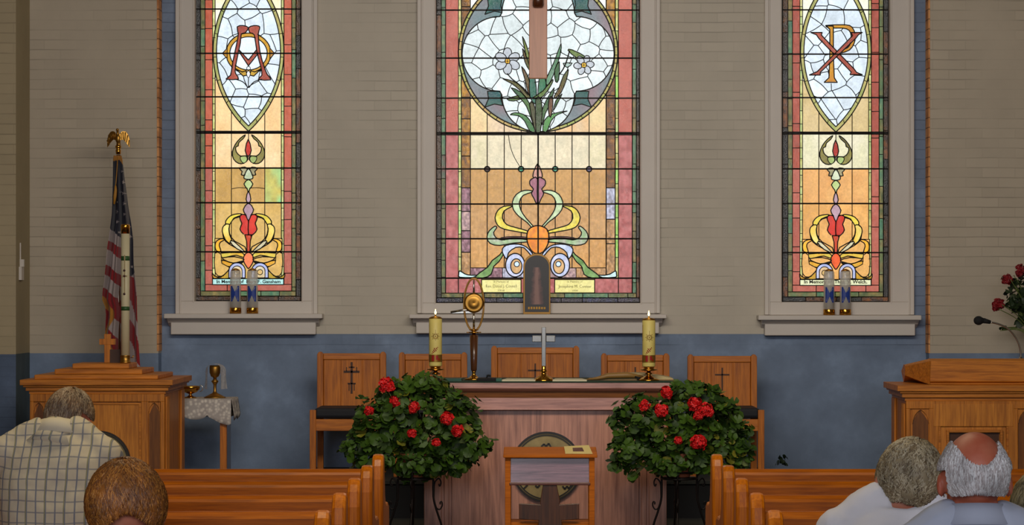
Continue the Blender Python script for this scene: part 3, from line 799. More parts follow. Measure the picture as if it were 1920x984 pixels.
    LV = [([(535, 485), (600, 500), (660, 540), (705, 598), (680, 604), (640, 556), (590, 515)], gC),
          ([(655, 225), (668, 300), (692, 400), (696, 340), (680, 280)], gB), ([(650, 410), (690, 470), (708, 560), (710, 600), (690, 570), (670, 490)], gC),
          ([(655, 300), (672, 330), (697, 400), (697, 430), (670, 380)], gC),
          ([(560, 610), (620, 590), (660, 600), (600, 622)], gB), ([(585, 540), (650, 570), (700, 640), (740, 740), (738, 800), (712, 740), (680, 655), (640, 604)], gA),
          ([(698, 480), (732, 480), (742, 600), (735, 640), (702, 600)], ((20, 96, 80), (40, 110, 90))), ([(758, 480), (792, 480), (800, 530), (772, 600), (750, 620)], ((30, 110, 90), (60, 120, 60))),
          ([(580, 706), (610, 693), (660, 703), (700, 738), (735, 808), (700, 806), (668, 745), (630, 712)], ((70, 130, 60), (50, 110, 60))),
          ([(780, 806), (790, 740), (840, 700), (930, 683), (872, 704), (832, 742), (808, 806)], ((80, 140, 70), (60, 120, 60))),
          ([(770, 700), (800, 620), (850, 540), (832, 620), (795, 700), (774, 770)], gA), ([(850, 592), (880, 540), (905, 470), (938, 428), (922, 500), (892, 570), (862, 600)], gC),
          ([(800, 490), (850, 380), (892, 268), (886, 340), (850, 450), (812, 525)], ((60, 120, 70), (150, 170, 160))), ([(853, 430), (882, 380), (878, 490), (858, 502)], gA),
          ([(720, 600), (780, 560), (842, 488), (832, 522), (785, 590), (742, 607)], gB), ([(820, 602), (842, 602), (838, 680), (826, 722), (814, 680)], ((96, 64, 36), (120, 80, 50))),
          ([(845, 680), (860, 620), (898, 578), (872, 632)], gA), ([(935, 310), (960, 306), (1045, 350), (990, 356)], gB), ([(905, 390), (960, 388), (930, 415)], ((170, 186, 180), None)),
          ([(698, 640), (725, 640), (745, 740), (742, 812), (728, 790)], ((90, 80, 40), (60, 70, 30))), ([(737, 610), (768, 610), (776, 700), (764, 814), (738, 814)], ((24, 44, 22), (60, 90, 40)))]
    for pts, (ca, cb) in LV: c.poly(Z3(pts), ca, cb, sm=2, w=1.5)
    c.line(Z3([(945, 312), (925, 380), (905, 425), (880, 460)]), 2.6, sm=3)
    for (fx, fy, rot) in ((563, 376, 0), (1033, 400, 25)):
        for k in range(6):
            a = R(60 * k - 90 + rot); rr = 46 if rot == 0 else 36
            pc = (fx + rr * math.cos(a), fy + rr * math.sin(a)); r1 = 32 if rot == 0 else 24
            c.poly(Z3([(pc[0] + (r1 * 1.15 * math.cos(t) * math.cos(a) - r1 * 0.85 * math.sin(t) * math.sin(a)), pc[1] + (r1 * 1.15 * math.cos(t) * math.sin(a) + r1 * 0.85 * math.sin(t) * math.cos(a))) for t in [R(30 * q_) for q_ in range(12)]]), (176, 178, 184), (190, 194, 200), w=1.4)
        c.poly(Z3(ring(fx, fy, 16, 16, 14)), (222, 168, 40), (236, 190, 70), w=1.3)
        c.line(Z3([(fx - 14, fy), (fx + 14, fy)]), 1); c.line(Z3([(fx, fy - 14), (fx, fy + 14)]), 1)
    c.line([(951, 138), (960, 148), (975, 160), (990, 178)], 1.8, sm=3)
    # fleuron
    A = lambda pts, ca, cb=None, sm=2, w=1.8, sc=6, amt=0.18: [c.poly(q_, ca, cb, sm=sm, w=w, sc=sc, amt=amt) for q_ in (Z4(pts), mir(Z4(pts)))]
    tan = (188, 146, 94)
    A([(623, 75), (605, 110), (599, 138), (610, 150), (623, 152)], (190, 140, 130), (206, 160, 140))
    A([(623, 152), (600, 148), (583, 162), (586, 185), (602, 203), (592, 225), (604, 250), (623, 278)], (150, 96, 112), (166, 110, 124))
    A([(592, 212), (555, 210), (515, 230), (494, 270), (500, 310), (530, 345), (570, 375), (597, 404), (603, 396), (562, 350), (537, 310), (530, 270), (550, 235), (593, 220)], (176, 190, 150), (200, 212, 176))
    A([(493, 288), (450, 292), (420, 312), (405, 350), (418, 388), (450, 408), (510, 420), (576, 431), (575, 419), (510, 400), (465, 385), (443, 352), (452, 315), (490, 294)], (206, 186, 60), (214, 200, 110))
    A([(405, 393), (375, 418), (364, 450), (380, 482), (430, 492), (500, 480), (572, 474), (570, 463), (500, 456), (440, 464), (408, 450), (398, 425), (414, 402)], (150, 180, 130), (176, 170, 160))
    A([(430, 462), (500, 452), (570, 458), (570, 450), (500, 446), (440, 452)], (120, 80, 80), None, w=1.3)
    A([(455, 505), (430, 540), (390, 570), (365, 605), (300, 654), (345, 659), (385, 640), (398, 600), (425, 575), (452, 530)], (90, 130, 60), (140, 170, 110))
    A([(600, 538), (575, 508), (545, 490), (505, 485), (462, 492), (442, 512), (448, 540), (466, 562), (474, 530), (510, 503), (555, 505), (590, 545)], (170, 180, 210), (196, 200, 214))
    for sg in (-1, 1):
        o = (1008 + sg * 42, 497); c.poly(ring(o[0], o[1], 18, 22, 40), (176, 186, 214), (200, 196, 214), w=1.9, sc=5, amt=0.15)
        c.poly(ring(o[0] + sg * -2, o[1] + 2, 10.5, 14, 30), tan, (214, 176, 130), w=1.6)
        c.poly(ring(o[0] - sg * 3, o[1] - 2, 5, 5, 14), (196, 210, 226), None, w=1.3)
    A([(224, 622), (219, 640), (224, 655), (290, 657), (312, 645), (282, 645), (250, 638)], (190, 216, 214), (206, 226, 226))
    c.poly(Z4([(600, 395), (623, 390), (648, 395), (672, 410), (681, 440), (678, 480), (660, 515), (640, 532), (608, 532), (587, 512), (572, 480), (568, 440), (578, 410)]), (222, 146, 20), (206, 120, 10), sm=2, w=2, amt=0.15, sc=6)
    c.line([(1009, 250), (1009, 475)], 3.0)
    for x, col in ((913.5, (60, 24, 26)), (977, (60, 150, 120)), (1041, (60, 150, 120)), (1104.5, (90, 80, 110))): c.poly(ring(x, 317, 5, 5, 18), col, None, w=2.0)
    # inscription row
    c.rect(835.5, 1185.5, 521, 549.5, *pk2[0], amt=0.2, sc=5)
    for x in (859.5, 903, 977, 1040, 1115, 1159.5): c.line([(x, 521), (x, 549.5)], 1.5)
    c.rect(903, 977, 524, 548.5, (222, 210, 140), (228, 216, 156), w=1.5, amt=0.03); c.rect(1040, 1115, 524, 549, (220, 208, 136), (226, 214, 150), w=1.5, amt=0.03)
    c.strip(827.5, 1193, 549.5, 558, MOTG, 30, 60, vertical=False, amt=0.3, sc=5)
    for y in (-230, -148, -65, 19, 109, 184, 316.6, 382.4, 447.5, 521.4): c.line([(817, y), (1200, y)], 3.0)
    c.line([(817, 250.5), (1200, 250.5)], 6.5)
    c.rect(817.8, 1199.7, -299, 567.3, w=2.4, cover=False)
    return c

WTXT = []
for i, w in enumerate(WIN):
    gx0, gx1, gy = w['g']; cx0, cx1, cy = w['c']
    zc = PZ(cy, WALL - 0.03)
    root = thing('window_%d' % (i + 1), (PX((gx0 + gx1) / 2, WALL), WALL, PZ(gy, WALL)), kind='structure')
    CF = WALL - 0.03
    mb = MB()
    for a, b in ((cx0, gx0), (gx1, cx1)):
        mb.box(PX(a, CF), PX(b, CF), CF, WALL + 0.10, PZ(gy, CF), TOPZ - 0.05)
    mb.box(PX(cx0, CF), PX(cx1, CF), CF, WALL + 0.10, zc - 0.002, PZ(gy, CF)); mb.box(PX(cx0, CF), PX(cx1, CF), CF, WALL + 0.10, TOPZ - 0.05, TOPZ + 0.12)
    for a, b in ((cx0 - 1.5, cx0 + 6), (cx1 - 6, cx1 + 1.5)):
        mb.box(PX(a, CF), PX(b, CF), CF - 0.022, CF + 0.01, zc, TOPZ)
    for a, b in ((cx0 + 6, cx0 + 9), (cx1 - 9, cx1 - 6)):
        mb.box(PX(a, CF), PX(b, CF), CF - 0.010, CF + 0.01, zc, TOPZ)
    for a, b in ((gx0 - 3.0, gx0 - 0.5), (gx1 + 0.5, gx1 + 3.0)):
        mb.box(PX(a, CF), PX(b, CF), CF - 0.005, CF + 0.01, PZ(gy + 2.5, CF), TOPZ)
    mb.build('window_frame', M_white, root, bevel=0.004)
    sx0, sx1, sy0, sy1 = w['s']; ax0, ax1, ay = w['a']; SF = WALL - 0.17; AF = WALL - 0.085
    mb = MB(); z1 = PZ(sy0, SF); z0 = PZ(sy1, SF)
    mb.box(PX(sx0, SF), PX(sx1, SF), SF, WALL - 0.0, z0, z1)
    mb.prism([(SF + 0.03, z0), (SF + 0.045, z0 - 0.012), (AF - 0.015, z0 - 0.016), (AF - 0.0, z0 - 0.03), (WALL, z0 - 0.06), (WALL, z0)], 'X', PX(ax0 - 6, AF), PX(ax1 + 6, AF))
    mb.box(PX(ax0, AF), PX(ax1, AF), AF, WALL, PZ(ay, AF), z0 - 0.02)
    mb.build('window_sill', M_white, root, bevel=0.006)
    c = centre_window() if i == 1 else side_window(0 if i == 0 else 1101.3, 'AM' if i == 0 else 'PX')
    if i == 2:
        # the opening sits a touch wider and lower
        pass
    c.glass(root, M_glass); c.cames(root, M_lead)
    M_ink = plain('painted_lettering_%d' % i, (14, 16, 12) if i != 1 else (96, 84, 46), 0.7)
    def put(px_, py_): return lambda u, v: P(px_, py_, GD - 0.0015) + Vector((u, 0, v))
    k = GD / F
    if i == 0: textobj('In Memory of  Mary F. Gansham', 'lettering', 0.034, M_ink, root, put(466, 528), 120 * k, bold=0.03)
    if i == 2: textobj('In Memory of  Thos. V. Welch.', 'lettering', 0.034, M_ink, root, put(1567, 528.5), 118 * k, bold=0.03)
    if i == 1:
        textobj('In Memory of', 'lettering', 0.022, M_ink, root, put(940, 528), 28 * k); textobj('Rev. Daniel J. Connell', 'lettering', 0.03, M_ink, root, put(940, 536.5), 58 * k); textobj('1908', 'lettering', 0.018, M_ink, root, put(940, 544.5), 12 * k)
        textobj('In Memory of', 'lettering', 0.022, M_ink, root, put(1078, 528), 28 * k); textobj('Josephine M. Connor', 'lettering', 0.03, M_ink, root, put(1078, 537), 62 * k); textobj('1908', 'lettering', 0.018, M_ink, root, put(1078, 545), 10 * k)
# crank handle at the centre window
mb = MB(); ww = WALL - 0.06
mb.box(PX(846, ww), PX(884, ww), ww, ww + 0.012, PZ(587, ww), PZ(583.5, ww)); mb.tube([P(846, 585, ww), P(865, 581, ww - 0.01), P(882, 578, ww - 0.01)], 0.006)
root2 = bpy.data.objects['window_2']; mb.build('window_latch', M_silver, root2)
# ================================================================ FURNITURE OF THE SANCTUARY
PF = 0.20            # platform floor
DF = 0.45            # dais floor
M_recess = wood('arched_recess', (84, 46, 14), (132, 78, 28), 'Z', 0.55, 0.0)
def arch_pts(cx, z0, z1, hw, n=10):
    """pointed arch outline (x, z), open at nothing"""
    zs = z1 - hw * 1.7
    pts = [(cx - hw, z0), (cx + hw, z0)]
    Rr = ((2 * hw) ** 2 + 0) ** 0.5 * 1.0
    Rr = (hw ** 2 + (z1 - zs) ** 2) / (2 * hw)
    am = math.asin((z1 - zs) / Rr)
    for k in range(n + 1): t = am * k / n; pts.append((cx + hw - Rr + Rr * math.cos(t), zs + Rr * math.sin(t)))
    for k in range(n, -1, -1): t = am * k / n; pts.append((cx - hw + Rr - Rr * math.cos(t), zs + Rr * math.sin(t)))
    return pts
def frame_around(mb, x0, x1, z0, z1, y0, y1, w, mat=0):
    mb.box(x0, x0 + w, y0, y1, z0, z1, mat); mb.box(x1 - w, x1, y0, y1, z0, z1, mat)
    mb.box(x0 + w, x1 - w, y0, y1, z0, z0 + w, mat); mb.box(x0 + w, x1 - w, y0, y1, z1 - w, z1, mat)
def disc_y(mb, cx, cz, y0, y1, r, mat=0, n=48):
    mb.prism([(cx + r * math.cos(2 * math.pi * k / n), cz + r * math.sin(2 * math.pi * k / n)) for k in range(n)], 'Y', y0, y1, mat)
def ring_y(mb, cx, cz, y0, y1, r0, r1, mat=0, n=56):
    vs = []; fs = []
    for k in range(n):
        a = 2 * math.pi * k / n; c, s = math.cos(a), math.sin(a)
        vs += [(cx + r0 * c, y0, cz + r0 * s), (cx + r1 * c, y0, cz + r1 * s), (cx + r1 * c, y1, cz + r1 * s), (cx + r0 * c, y1, cz + r0 * s)]
    for k in range(n):
        a = 4 * k; b = 4 * ((k + 1) % n)
        fs += [(a, a + 1, b + 1, b), (a + 1, a + 2, b + 2, b + 1), (a + 2, a + 3, b + 3, b + 2), (a + 3, a, b, b + 3)]
    mb.add(vs, fs, mat, False)
M_disc = plain('gilt_medallion', (150, 130, 84), 0.45, 0.35, 0.25, 14)
M_discdk = plain('dark_medallion_ring', (30, 22, 14), 0.4)

def cornice(mb, x0, x1, y0, y1, z0, z1, out, mat=0):
    """stepped cornice around a box body (x0..x1, y0..y1) between z0 and z1, spreading by out"""
    h = z1 - z0
    steps = [(0.12, 0.0, 0.22), (0.45, 0.22, 0.48), (0.70, 0.48, 0.62), (1.0, 0.62, 1.0)]
    for k, a, b in steps:
        e = out * k; mb.box(x0 - e, x1 + e, y0 - e, y1 + e * 0.3, z0 + h * a, z0 + h * b, mat)
def pulpit(root, x0, x1, y0, y1, ztop, zcor, inner, arches, frame_only=None):
    """x0..x1 body width, panels on the front"""
    mb = MB(); mb.box(x0, x1, y0, y1, PF, zcor); mb.box(x0 - 0.02, x1 + 0.02, y0 - 0.02, y1, PF, PF + 0.12)
    # raised stiles and rails on the front
    mb.box(x0, x1, y0 - 0.018, y0, zcor - 0.05, zcor); mb.box(x0, x1, y0 - 0.018, y0, PF + 0.12, PF + 0.22)
    ix0, ix1, iz = inner
    for a, b in ((x0, x0 + 0.025), (arches[0][1], ix0), (ix1, arches[1][0]), (x1 - 0.025, x1)):
        mb.box(a, b, y0 - 0.018, y0, PF + 0.22, zcor - 0.05)
    # corner posts with reeds on the side faces
    for sx, xx in ((-1, x0), (1, x1)):
        for k in range(5):
            yy = y0 + 0.03 + k * 0.028; mb.box(xx, xx + sx * 0.010, yy, yy + 0.014, PF + 0.14, zcor - 0.02)
        mb.box(xx, xx + sx * 0.014, y1 - 0.16, y1 - 0.02, PF + 0.12, zcor)
    mb.build('cabinet_body', M_beam, root, bevel=0.003)
    for (a, b) in arches:
        mb = MB(); cx = (a + b) / 2; hw = (b - a) / 2 - 0.004
        # spandrels above the pointed niche
        ap = arch_pts(cx, PF + 0.24, zcor - 0.055, hw)
        arc = ap[2:]
        half = len(arc) // 2
        for part in (arc[:half], arc[half:]):
            sgn = 1 if part is arc[:half] or part[0][0] > cx else -1
            xo = cx + sgn * (hw + 0.004)
            for k in range(len(part) - 1):
                p, q = part[k], part[k + 1]
                mb.prism([(p[0], p[1]), (xo, p[1]), (xo, q[1]), (q[0], q[1])] if abs(p[1] - q[1]) > 1e-6 else [(p[0], p[1]), (xo, p[1]), (xo, p[1] + 1e-4), (q[0], q[1])], 'Y', y0 - 0.018, y0 + 0.001, 0)
        mb.build('arched_panel', M_beam, root)
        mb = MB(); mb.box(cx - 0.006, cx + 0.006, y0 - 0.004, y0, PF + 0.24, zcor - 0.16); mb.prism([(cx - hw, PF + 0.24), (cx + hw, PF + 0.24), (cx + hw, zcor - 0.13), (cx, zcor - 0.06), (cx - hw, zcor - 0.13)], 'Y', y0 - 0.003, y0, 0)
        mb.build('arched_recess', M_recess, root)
    mb = MB(); mb.box(ix0 + 0.012, ix1 - 0.012, y0 - 0.008, y0, PF + 0.24, iz); mb.build('front_panel', M_oakp, root, bevel=0.004)
    mb = MB(); frame_around(mb, ix0, ix1, PF + 0.22, iz + 0.012, y0 - 0.014, y0, 0.012); mb.build('panel_moulding', M_oakh, root)

# ---- pulpit with the stepped candle stand (beside the flag)
D = 17.0
lp = thing('pulpit', (PX(180, D), D + 0.45, PF), 'oak pulpit cabinet with stepped top carrying the tall white candle', 'pulpit')
zt = PZ(712, D); zc_ = PZ(739, D)
x0, x1 = PX(53, D), PX(306, D)
pulpit(lp, x0, x1, D + 0.07, D + 0.95, zt, zc_, (PX(100, D), PX(262, D), PZ(759, D)), ((PX(60, D), PX(80, D)), (PX(276, D), PX(298, D))))
mb = MB(); cornice(mb, x0, x1, D + 0.07, D + 0.95, zc_, zt, 0.058); mb.build('cornice', M_oakh, lp, bevel=0.003)
mb = MB(); cx = PX(183, D); cz = PZ(868, D)
disc_y(mb, cx, cz, D + 0.045, D + 0.069, 0.20); mb.build('medallion', M_disc, lp)
mb = MB(); ring_y(mb, cx, cz, D + 0.036, D + 0.06, 0.186, 0.192); ring_y(mb, cx, cz, D + 0.034, D + 0.06, 0.196, 0.206); mb.build('medallion_ring', M_discdk, lp)
mb = MB()
zz = zt
for w_, h_, yb in ((0.40, 0.030, 0.36), (0.285, 0.034, 0.27), (0.185, 0.034, 0.18)):
    c0 = PX(197, 17.45); mb.box(c0 - w_, c0 + w_, 17.45 - yb, 17.45 + yb, zz, zz + h_); zz += h_
ztier = zz; mb.build('stepped_stand', M_oakh, lp, bevel=0.006)
# ---- lectern opposite
rp = thing('lectern', (PX(1838, D), D + 0.35, PF), 'oak lectern with slanted reading desk in front of the bare brick flank', 'lectern')
zt2 = PZ(722, D); zc2 = PZ(752, D)
x0, x1 = PX(1701, D), PX(1954, D)
pulpit(rp, x0, x1, D + 0.06, D + 0.68, zt2, zc2, (PX(1762, D), PX(1893, D), PZ(800, D)), ((PX(1712, D), PX(1744, D)), (PX(1911, D), PX(1943, D))))
mb = MB(); mb.box(PX(1752, D), PX(1903, D), D + 0.04, D + 0.06, PZ(800, D), PZ(757, D)); mb.build('upper_panel', M_oakp, rp, bevel=0.003)
mb = MB(); frame_around(mb, PX(1776, D), PX(1882, D), PZ(900, D), PZ(806, D), D + 0.026, D + 0.052, 0.018); mb.build('inner_frame', M_oakh, rp, bevel=0.003)
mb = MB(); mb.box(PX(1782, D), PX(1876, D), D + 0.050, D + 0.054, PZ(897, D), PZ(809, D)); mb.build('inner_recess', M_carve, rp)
mb = MB(); cornice(mb, x0, x1, D + 0.06, D + 0.68, zc2, zt2, 0.062); mb.build('cornice', M_oakh, rp, bevel=0.003)
mb = MB(); # reading desk, slanting down towards the reader at the back
dx0, dx1 = PX(1742, 17.15), PX(1930, 17.15); yz = zt2
pr = [(17.12, yz), (17.12, yz + 0.012), (17.10, yz + 0.02), (17.10, PZ(676, 17.1)), (17.15, PZ(672, 17.15)), (17.62, yz + 0.06), (17.62, yz)]
mb.prism(pr, 'X', dx0, dx1)
# slanted cheek pieces
for xx, sg in ((dx0, -1), (dx1, 1)):
    a = [(17.12, yz), (17.10, PZ(676, 17.1)), (17.15, PZ(672, 17.15)), (17.62, yz + 0.06), (17.62, yz)]
    lo_ = [(xx, y, z) for y, z in a]
    hi_ = [(xx + sg * 0.115, 17.45, yz + 0.05), (xx + sg * 0.115, 17.45, yz + 0.11), (xx + sg * 0.115, 17.5, yz + 0.12), (xx + sg * 0.115, 17.62, yz + 0.07), (xx + sg * 0.10, 17.62, yz + 0.0)]
    vs = lo_ + hi_; n = 5
    fs = [tuple(range(n)), tuple(range(2 * n - 1, n - 1, -1))] + [(i, (i + 1) % n, (i + 1) % n + n, i + n) for i in range(n)]
    if sg > 0: fs = [f[::-1] for f in fs]
    mb.add(vs, fs)
mb.build('reading_desk', M_oakh, rp, bevel=0.004)

# ---- gooseneck microphone
mic = thing('microphone', (PX(1914, 17.3), 17.3, PZ(676, 17.3)), 'black microphone on a bent silver gooseneck rising from the lectern', 'microphone')
d = 17.3
Zm = lambda x, y: P(1780 + x / 4.471, 480 + y / 4.471, d)
cv = smooth_closed([tuple(Zm(*q)) for q in ((600, 885), (600, 860), (594, 780), (560, 690), (495, 612), (420, 572), (345, 554))], 6, False)
mb = MB(); mb.tube(cv, 0.0062, 10); mb.tube([Zm(600, 885), Zm(599, 845)], 0.011, 12); mb.build('gooseneck', M_silver, mic)
mb = MB(); a = Zm(345, 554); b = Zm(285, 540); c_ = Zm(245, 540)
mb.tube([a, b], [0.012, 0.018], 14); mb.tube([b, b + (c_ - b) * 0.4], [0.018, 0.022], 14); mb.build('capsule', M_black, mic)
mb = MB(); mb.ell(c_, (0.033, 0.030, 0.030)); mb.build('windscreen', M_black, mic)

# ---- chairs on the dais
def chair(xc, w, ztop, zseat, label, cross, group='oak clergy chairs along the blue wall'):
    YB, YF = 18.46, 17.98
    t = thing('clergy_chair', (xc, YB - 0.2, DF), label, 'chair', group)
    hw = w / 2; pw = 0.043
    for s in (-1, 1):
        mb = MB(); xx = xc + s * (hw - pw / 2)
        prof = [(xx - pw / 2, DF), (xx + pw / 2, DF), (xx + pw / 2, ztop - 0.018), (xx + pw * 0.25, ztop - 0.003), (xx, ztop), (xx - pw * 0.25, ztop - 0.003), (xx - pw / 2, ztop - 0.018)]
        mb.prism(prof, 'Y', YB - 0.022, YB + 0.03); mb.build('back_post', M_chair, t, bevel=0.003)
        mb = MB(); xx = xc + s * (hw + 0.012 - pw / 2); mb.box(xx - pw / 2, xx + pw / 2, YF, YF + 0.05, DF, zseat - 0.012); mb.build('leg', M_chair, t, bevel=0.003)
        mb = MB(); mb.box(xx - 0.012, xx + 0.012, YF + 0.05, YB - 0.022, zseat - 0.14, zseat - 0.07); mb.build('side_rail', M_chair, t, bevel=0.003)
    xi = hw - pw
    mb = MB(); mb.box(xc - xi, xc + xi, YB - 0.012, YB + 0.02, ztop - 0.055, ztop - 0.012); mb.build('top_rail', M_chairh, t, bevel=0.004)
    mb = MB(); third = 2 * xi / 3.05
    mb.box(xc - xi, xc + xi, YB + 0.004, YB + 0.016, zseat - 0.03, ztop - 0.05)
    edges = [-xi, -xi + third * 0.95, xi - third * 0.95, xi]
    for a, b in zip(edges[:-1], edges[1:]): mb.box(xc + a + 0.003, xc + b - 0.003, YB - 0.004, YB + 0.004, zseat - 0.03, ztop - 0.058)
    mb.build('back_panel', M_chair, t, bevel=0.0025)
    mb = MB(); mb.box(xc - hw + 0.01, xc + hw - 0.01, YF + 0.01, YF + 0.034, zseat - 0.155, zseat - 0.075); mb.build('front_rail', M_chairh, t, bevel=0.003)
    mb = MB(); mb.box(xc - hw + 0.018, xc + hw - 0.018, YF + 0.005, YB - 0.025, zseat - 0.07, zseat); mb.build('seat_cushion', M_navy, t, bevel=0.02)
    # carved cross
    mb = MB(); zc = (ztop + zseat) / 2 + 0.015; y0, y1 = YB - 0.009, YB - 0.003
    if cross == 'double':
        mb.box(xc - 0.007, xc + 0.007, y0, y1, zc - 0.12, zc + 0.10)
        mb.box(xc - 0.055, xc + 0.055, y0, y1, zc + 0.025, zc + 0.04); mb.box(xc - 0.028, xc + 0.028, y0, y1, zc - 0.055, zc - 0.045)
        for s in (-1, 1): mb.box(xc + s * 0.036 - 0.003, xc + s * 0.036 + 0.003, y0, y1, zc + 0.035, zc + 0.065); mb.box(xc + s * 0.018 - 0.003, xc + s * 0.018 + 0.003, y0, y1, zc - 0.10, zc - 0.05)
        mb.box(xc - 0.02, xc + 0.02, y0, y1, zc + 0.06, zc + 0.068)
    else:
        mb.box(xc - 0.005, xc + 0.005, y0, y1, zc - 0.09, zc + 0.07); mb.box(xc - 0.05, xc + 0.05, y0, y1, zc + 0.016, zc + 0.026)
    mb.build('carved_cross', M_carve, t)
DC = 18.46
zs_ = PZ(765, 18.0)
for (a, b, yt, lb, cr) in ((595, 724, 659, 'oak clergy chair with a crosslet carved in its back, nearest the draped side table', 'double'),
                       (748, 876, 660, 'oak clergy chair rising behind the thick candle next to the monstrance', 'single'),
                       (921, 1086, 648, 'widest and tallest oak chair, behind the silver altar cross', 'single'),
                       (1127, 1255, 662, 'oak clergy chair rising behind the open book on the altar', 'single'),
                       (1289, 1419, 664, 'oak clergy chair with a thin Latin cross, nearest the slanted lectern', 'single')):
    chair((PX(a, DC) + PX(b, DC)) / 2, PX(b, DC) - PX(a, DC), PZ(yt, DC), zs_, lb, cr)

# ---- side table with lace cloth, chalice, bowl
TD = 18.1
tb = thing('side_table', (PX(370, TD), TD + 0.18, PF), 'small oak side table with the lace cloth, beside the pulpit', 'table')
tz = PZ(748, TD)
tx0, tx1 = PX(306, TD), PX(424, TD)
mb = MB(); mb.box(tx0 - 0.02, tx1 + 0.03, TD + 0.0, TD + 0.36, tz - 0.03, tz - 0.004); mb.build('table_top', M_chairh, tb, bevel=0.003)
for a in (tx0, tx1 - 0.045):
    mb = MB(); mb.box(a, a + 0.045, TD + 0.02, TD + 0.06, PF, tz - 0.03); mb.build('leg', M_chair, tb, bevel=0.002)
    mb = MB(); mb.box(a + 0.006, a + 0.040, TD + 0.06, TD + 0.33, PF, tz - 0.03); mb.build('side_panel', M_dkwood, tb, bevel=0.002)
# lace cloth
M_lace, nt, b = newmat('lace_cloth')
v = mapping(nt); vo = nt.nodes.new('ShaderNodeTexVoronoi'); vo.inputs['Scale'].default_value = 42; L(nt, v, vo.inputs['Vector'])
r = ramp(nt, vo.outputs['Distance'], [(0.2, lin((226, 218, 206))), (0.6, lin((178, 170, 164)))])
L(nt, r.outputs[0], b.inputs['Base Color']); b.inputs['Roughness'].default_value = 0.9; bump(nt, b, vo.outputs['Distance'], 0.4, 0.003)
mb = MB()
ex0, ex1, ey0, ey1 = tx0 - 0.024, tx1 + 0.036, TD - 0.006, TD + 0.37
mb.box(ex0, ex1, ey0, ey1, tz - 0.003, tz + 0.002)
def hang(p0, p1, drop, nsc, dip=0.0):
    p0 = Vector(p0); p1 = Vector(p1); n = nsc * 10; out = (p1 - p0).cross(Vector((0, 0, 1))).normalized()
    vs = []; fs = []
    for i in range(n + 1):
        u = i / n; sc = abs(math.sin(math.pi * u * nsc)) ** 0.55
        dr = drop * (0.80 + 0.24 * sc) + dip * max(0, (u - 0.75) / 0.25) + dip * 0.0
        for j in range(7):
            w_ = j / 6; wob = 0.008 * math.sin(u * nsc * 6.3 + 1) * w_
            p = p0 + (p1 - p0) * u + out * (0.004 + wob + 0.01 * w_) + Vector((0, 0, -dr * w_)); vs.append(p)
    for i in range(n):
        for j in range(6): fs.append((i * 7 + j, i * 7 + j + 1, (i + 1) * 7 + j + 1, (i + 1) * 7 + j))
    mb.add(vs, fs, 0, True)
hang((ex0, ey0, tz), (ex1, ey0, tz), 0.135, 3, 0.06); hang((ex1, ey0, tz), (ex1, ey1, tz), 0.145, 2, 0.0); hang((ex1, ey1, tz), (ex0, ey1, tz), 0.135, 3); hang((ex0, ey1, tz), (ex0, ey0, tz), 0.135, 2)
cl = top_mesh(mb, 'lace_tablecloth', M_lace, (PX(370, TD), TD + 0.18, tz), 'white lace cloth with scalloped edge draped over the small side table', 'tablecloth')
sd = cl.modifiers.new('thickness', 'SOLIDIFY'); sd.thickness = 0.0015
# chalice
CD = 18.25
ch = thing('chalice', (PX(403, CD), CD, tz + 0.002), 'tall gold chalice under the sheer white veil', 'chalice')
k = CD / F; bz = tz + 0.002; cc = (PX(403, CD), CD, bz)
hgt = (748 - 687) * k
mb = MB(); mb.lathe([(0.075, 0), (0.076, 0.005), (0.05, 0.018), (0.018, 0.034), (0.011, 0.045), (0.011, 0.09), (0.015, 0.10), (0.024, 0.112), (0.024, 0.118), (0.013, 0.126), (0.011, 0.14)], cc, 28); mb.build('foot', M_dbrass, ch)
mb = MB(); mb.lathe([(0.010, 0.138), (0.028, 0.15), (0.037, 0.175), (0.038, 0.205), (0.036, hgt), (0.034, hgt), (0.035, 0.205), (0.033, 0.178), (0.02, 0.158), (0.0, 0.155)], cc, 28); mb.build('cup', M_dbrass, ch)
M_veil, nt, b = newmat('sheer_veil'); b.inputs['Base Color'].default_value = (*lin((205, 200, 196)), 1); b.inputs['Roughness'].default_value = 0.9
b.inputs['Alpha'].default_value = 0.55; vn_ = noise(nt, mapping(nt), 60, 3); rr_ = ramp(nt, vn_, [(0.3, (0.5, 0.5, 0.5)), (0.7, (0.85, 0.85, 0.85))]); L(nt, rr_.outputs[0], b.inputs['Alpha'])
mb = MB(); vs = []; fs = []
apex = Vector((PX(403, CD), CD, bz + hgt + 0.012))
for s in (-1, 1):
    vs = []; fs = []
    for i in range(13):
        u = i / 12
        for j in range(8):
            w_ = j / 7
            yy = CD - 0.05 + 0.10 * w_
            if u < 0.3: x = s * 0.058 * math.sin(u / 0.3 * math.pi / 2); z = apex.z - 0.035 * (1 - math.cos(u / 0.3 * math.pi / 2))
            else: t_ = (u - 0.3) / 0.7; x = s * (0.058 + 0.009 * t_ + 0.003 * math.sin(w_ * 9 + t_ * 4)); z = apex.z - 0.035 - 0.14 * t_
            vs.append((apex.x + x + s * 0.030 * (w_ - 0.6) * min(1, u * 2.5), yy, z))
    for i in range(12):
        for j in range(7): fs.append((i * 8 + j, i * 8 + j + 1, (i + 1) * 8 + j + 1, (i + 1) * 8 + j))
    mb.add(vs, fs, 0, True)
vl = top_mesh(mb, 'chalice_veil', M_veil, (apex.x, CD, bz), 'sheer white veil draped over the tall gold chalice', 'veil')
bw = thing('ciborium', (PX(357, CD), CD, bz), 'low footed gold bowl with a ring handle on the side table', 'bowl')
cc = (PX(357, CD), CD, bz)
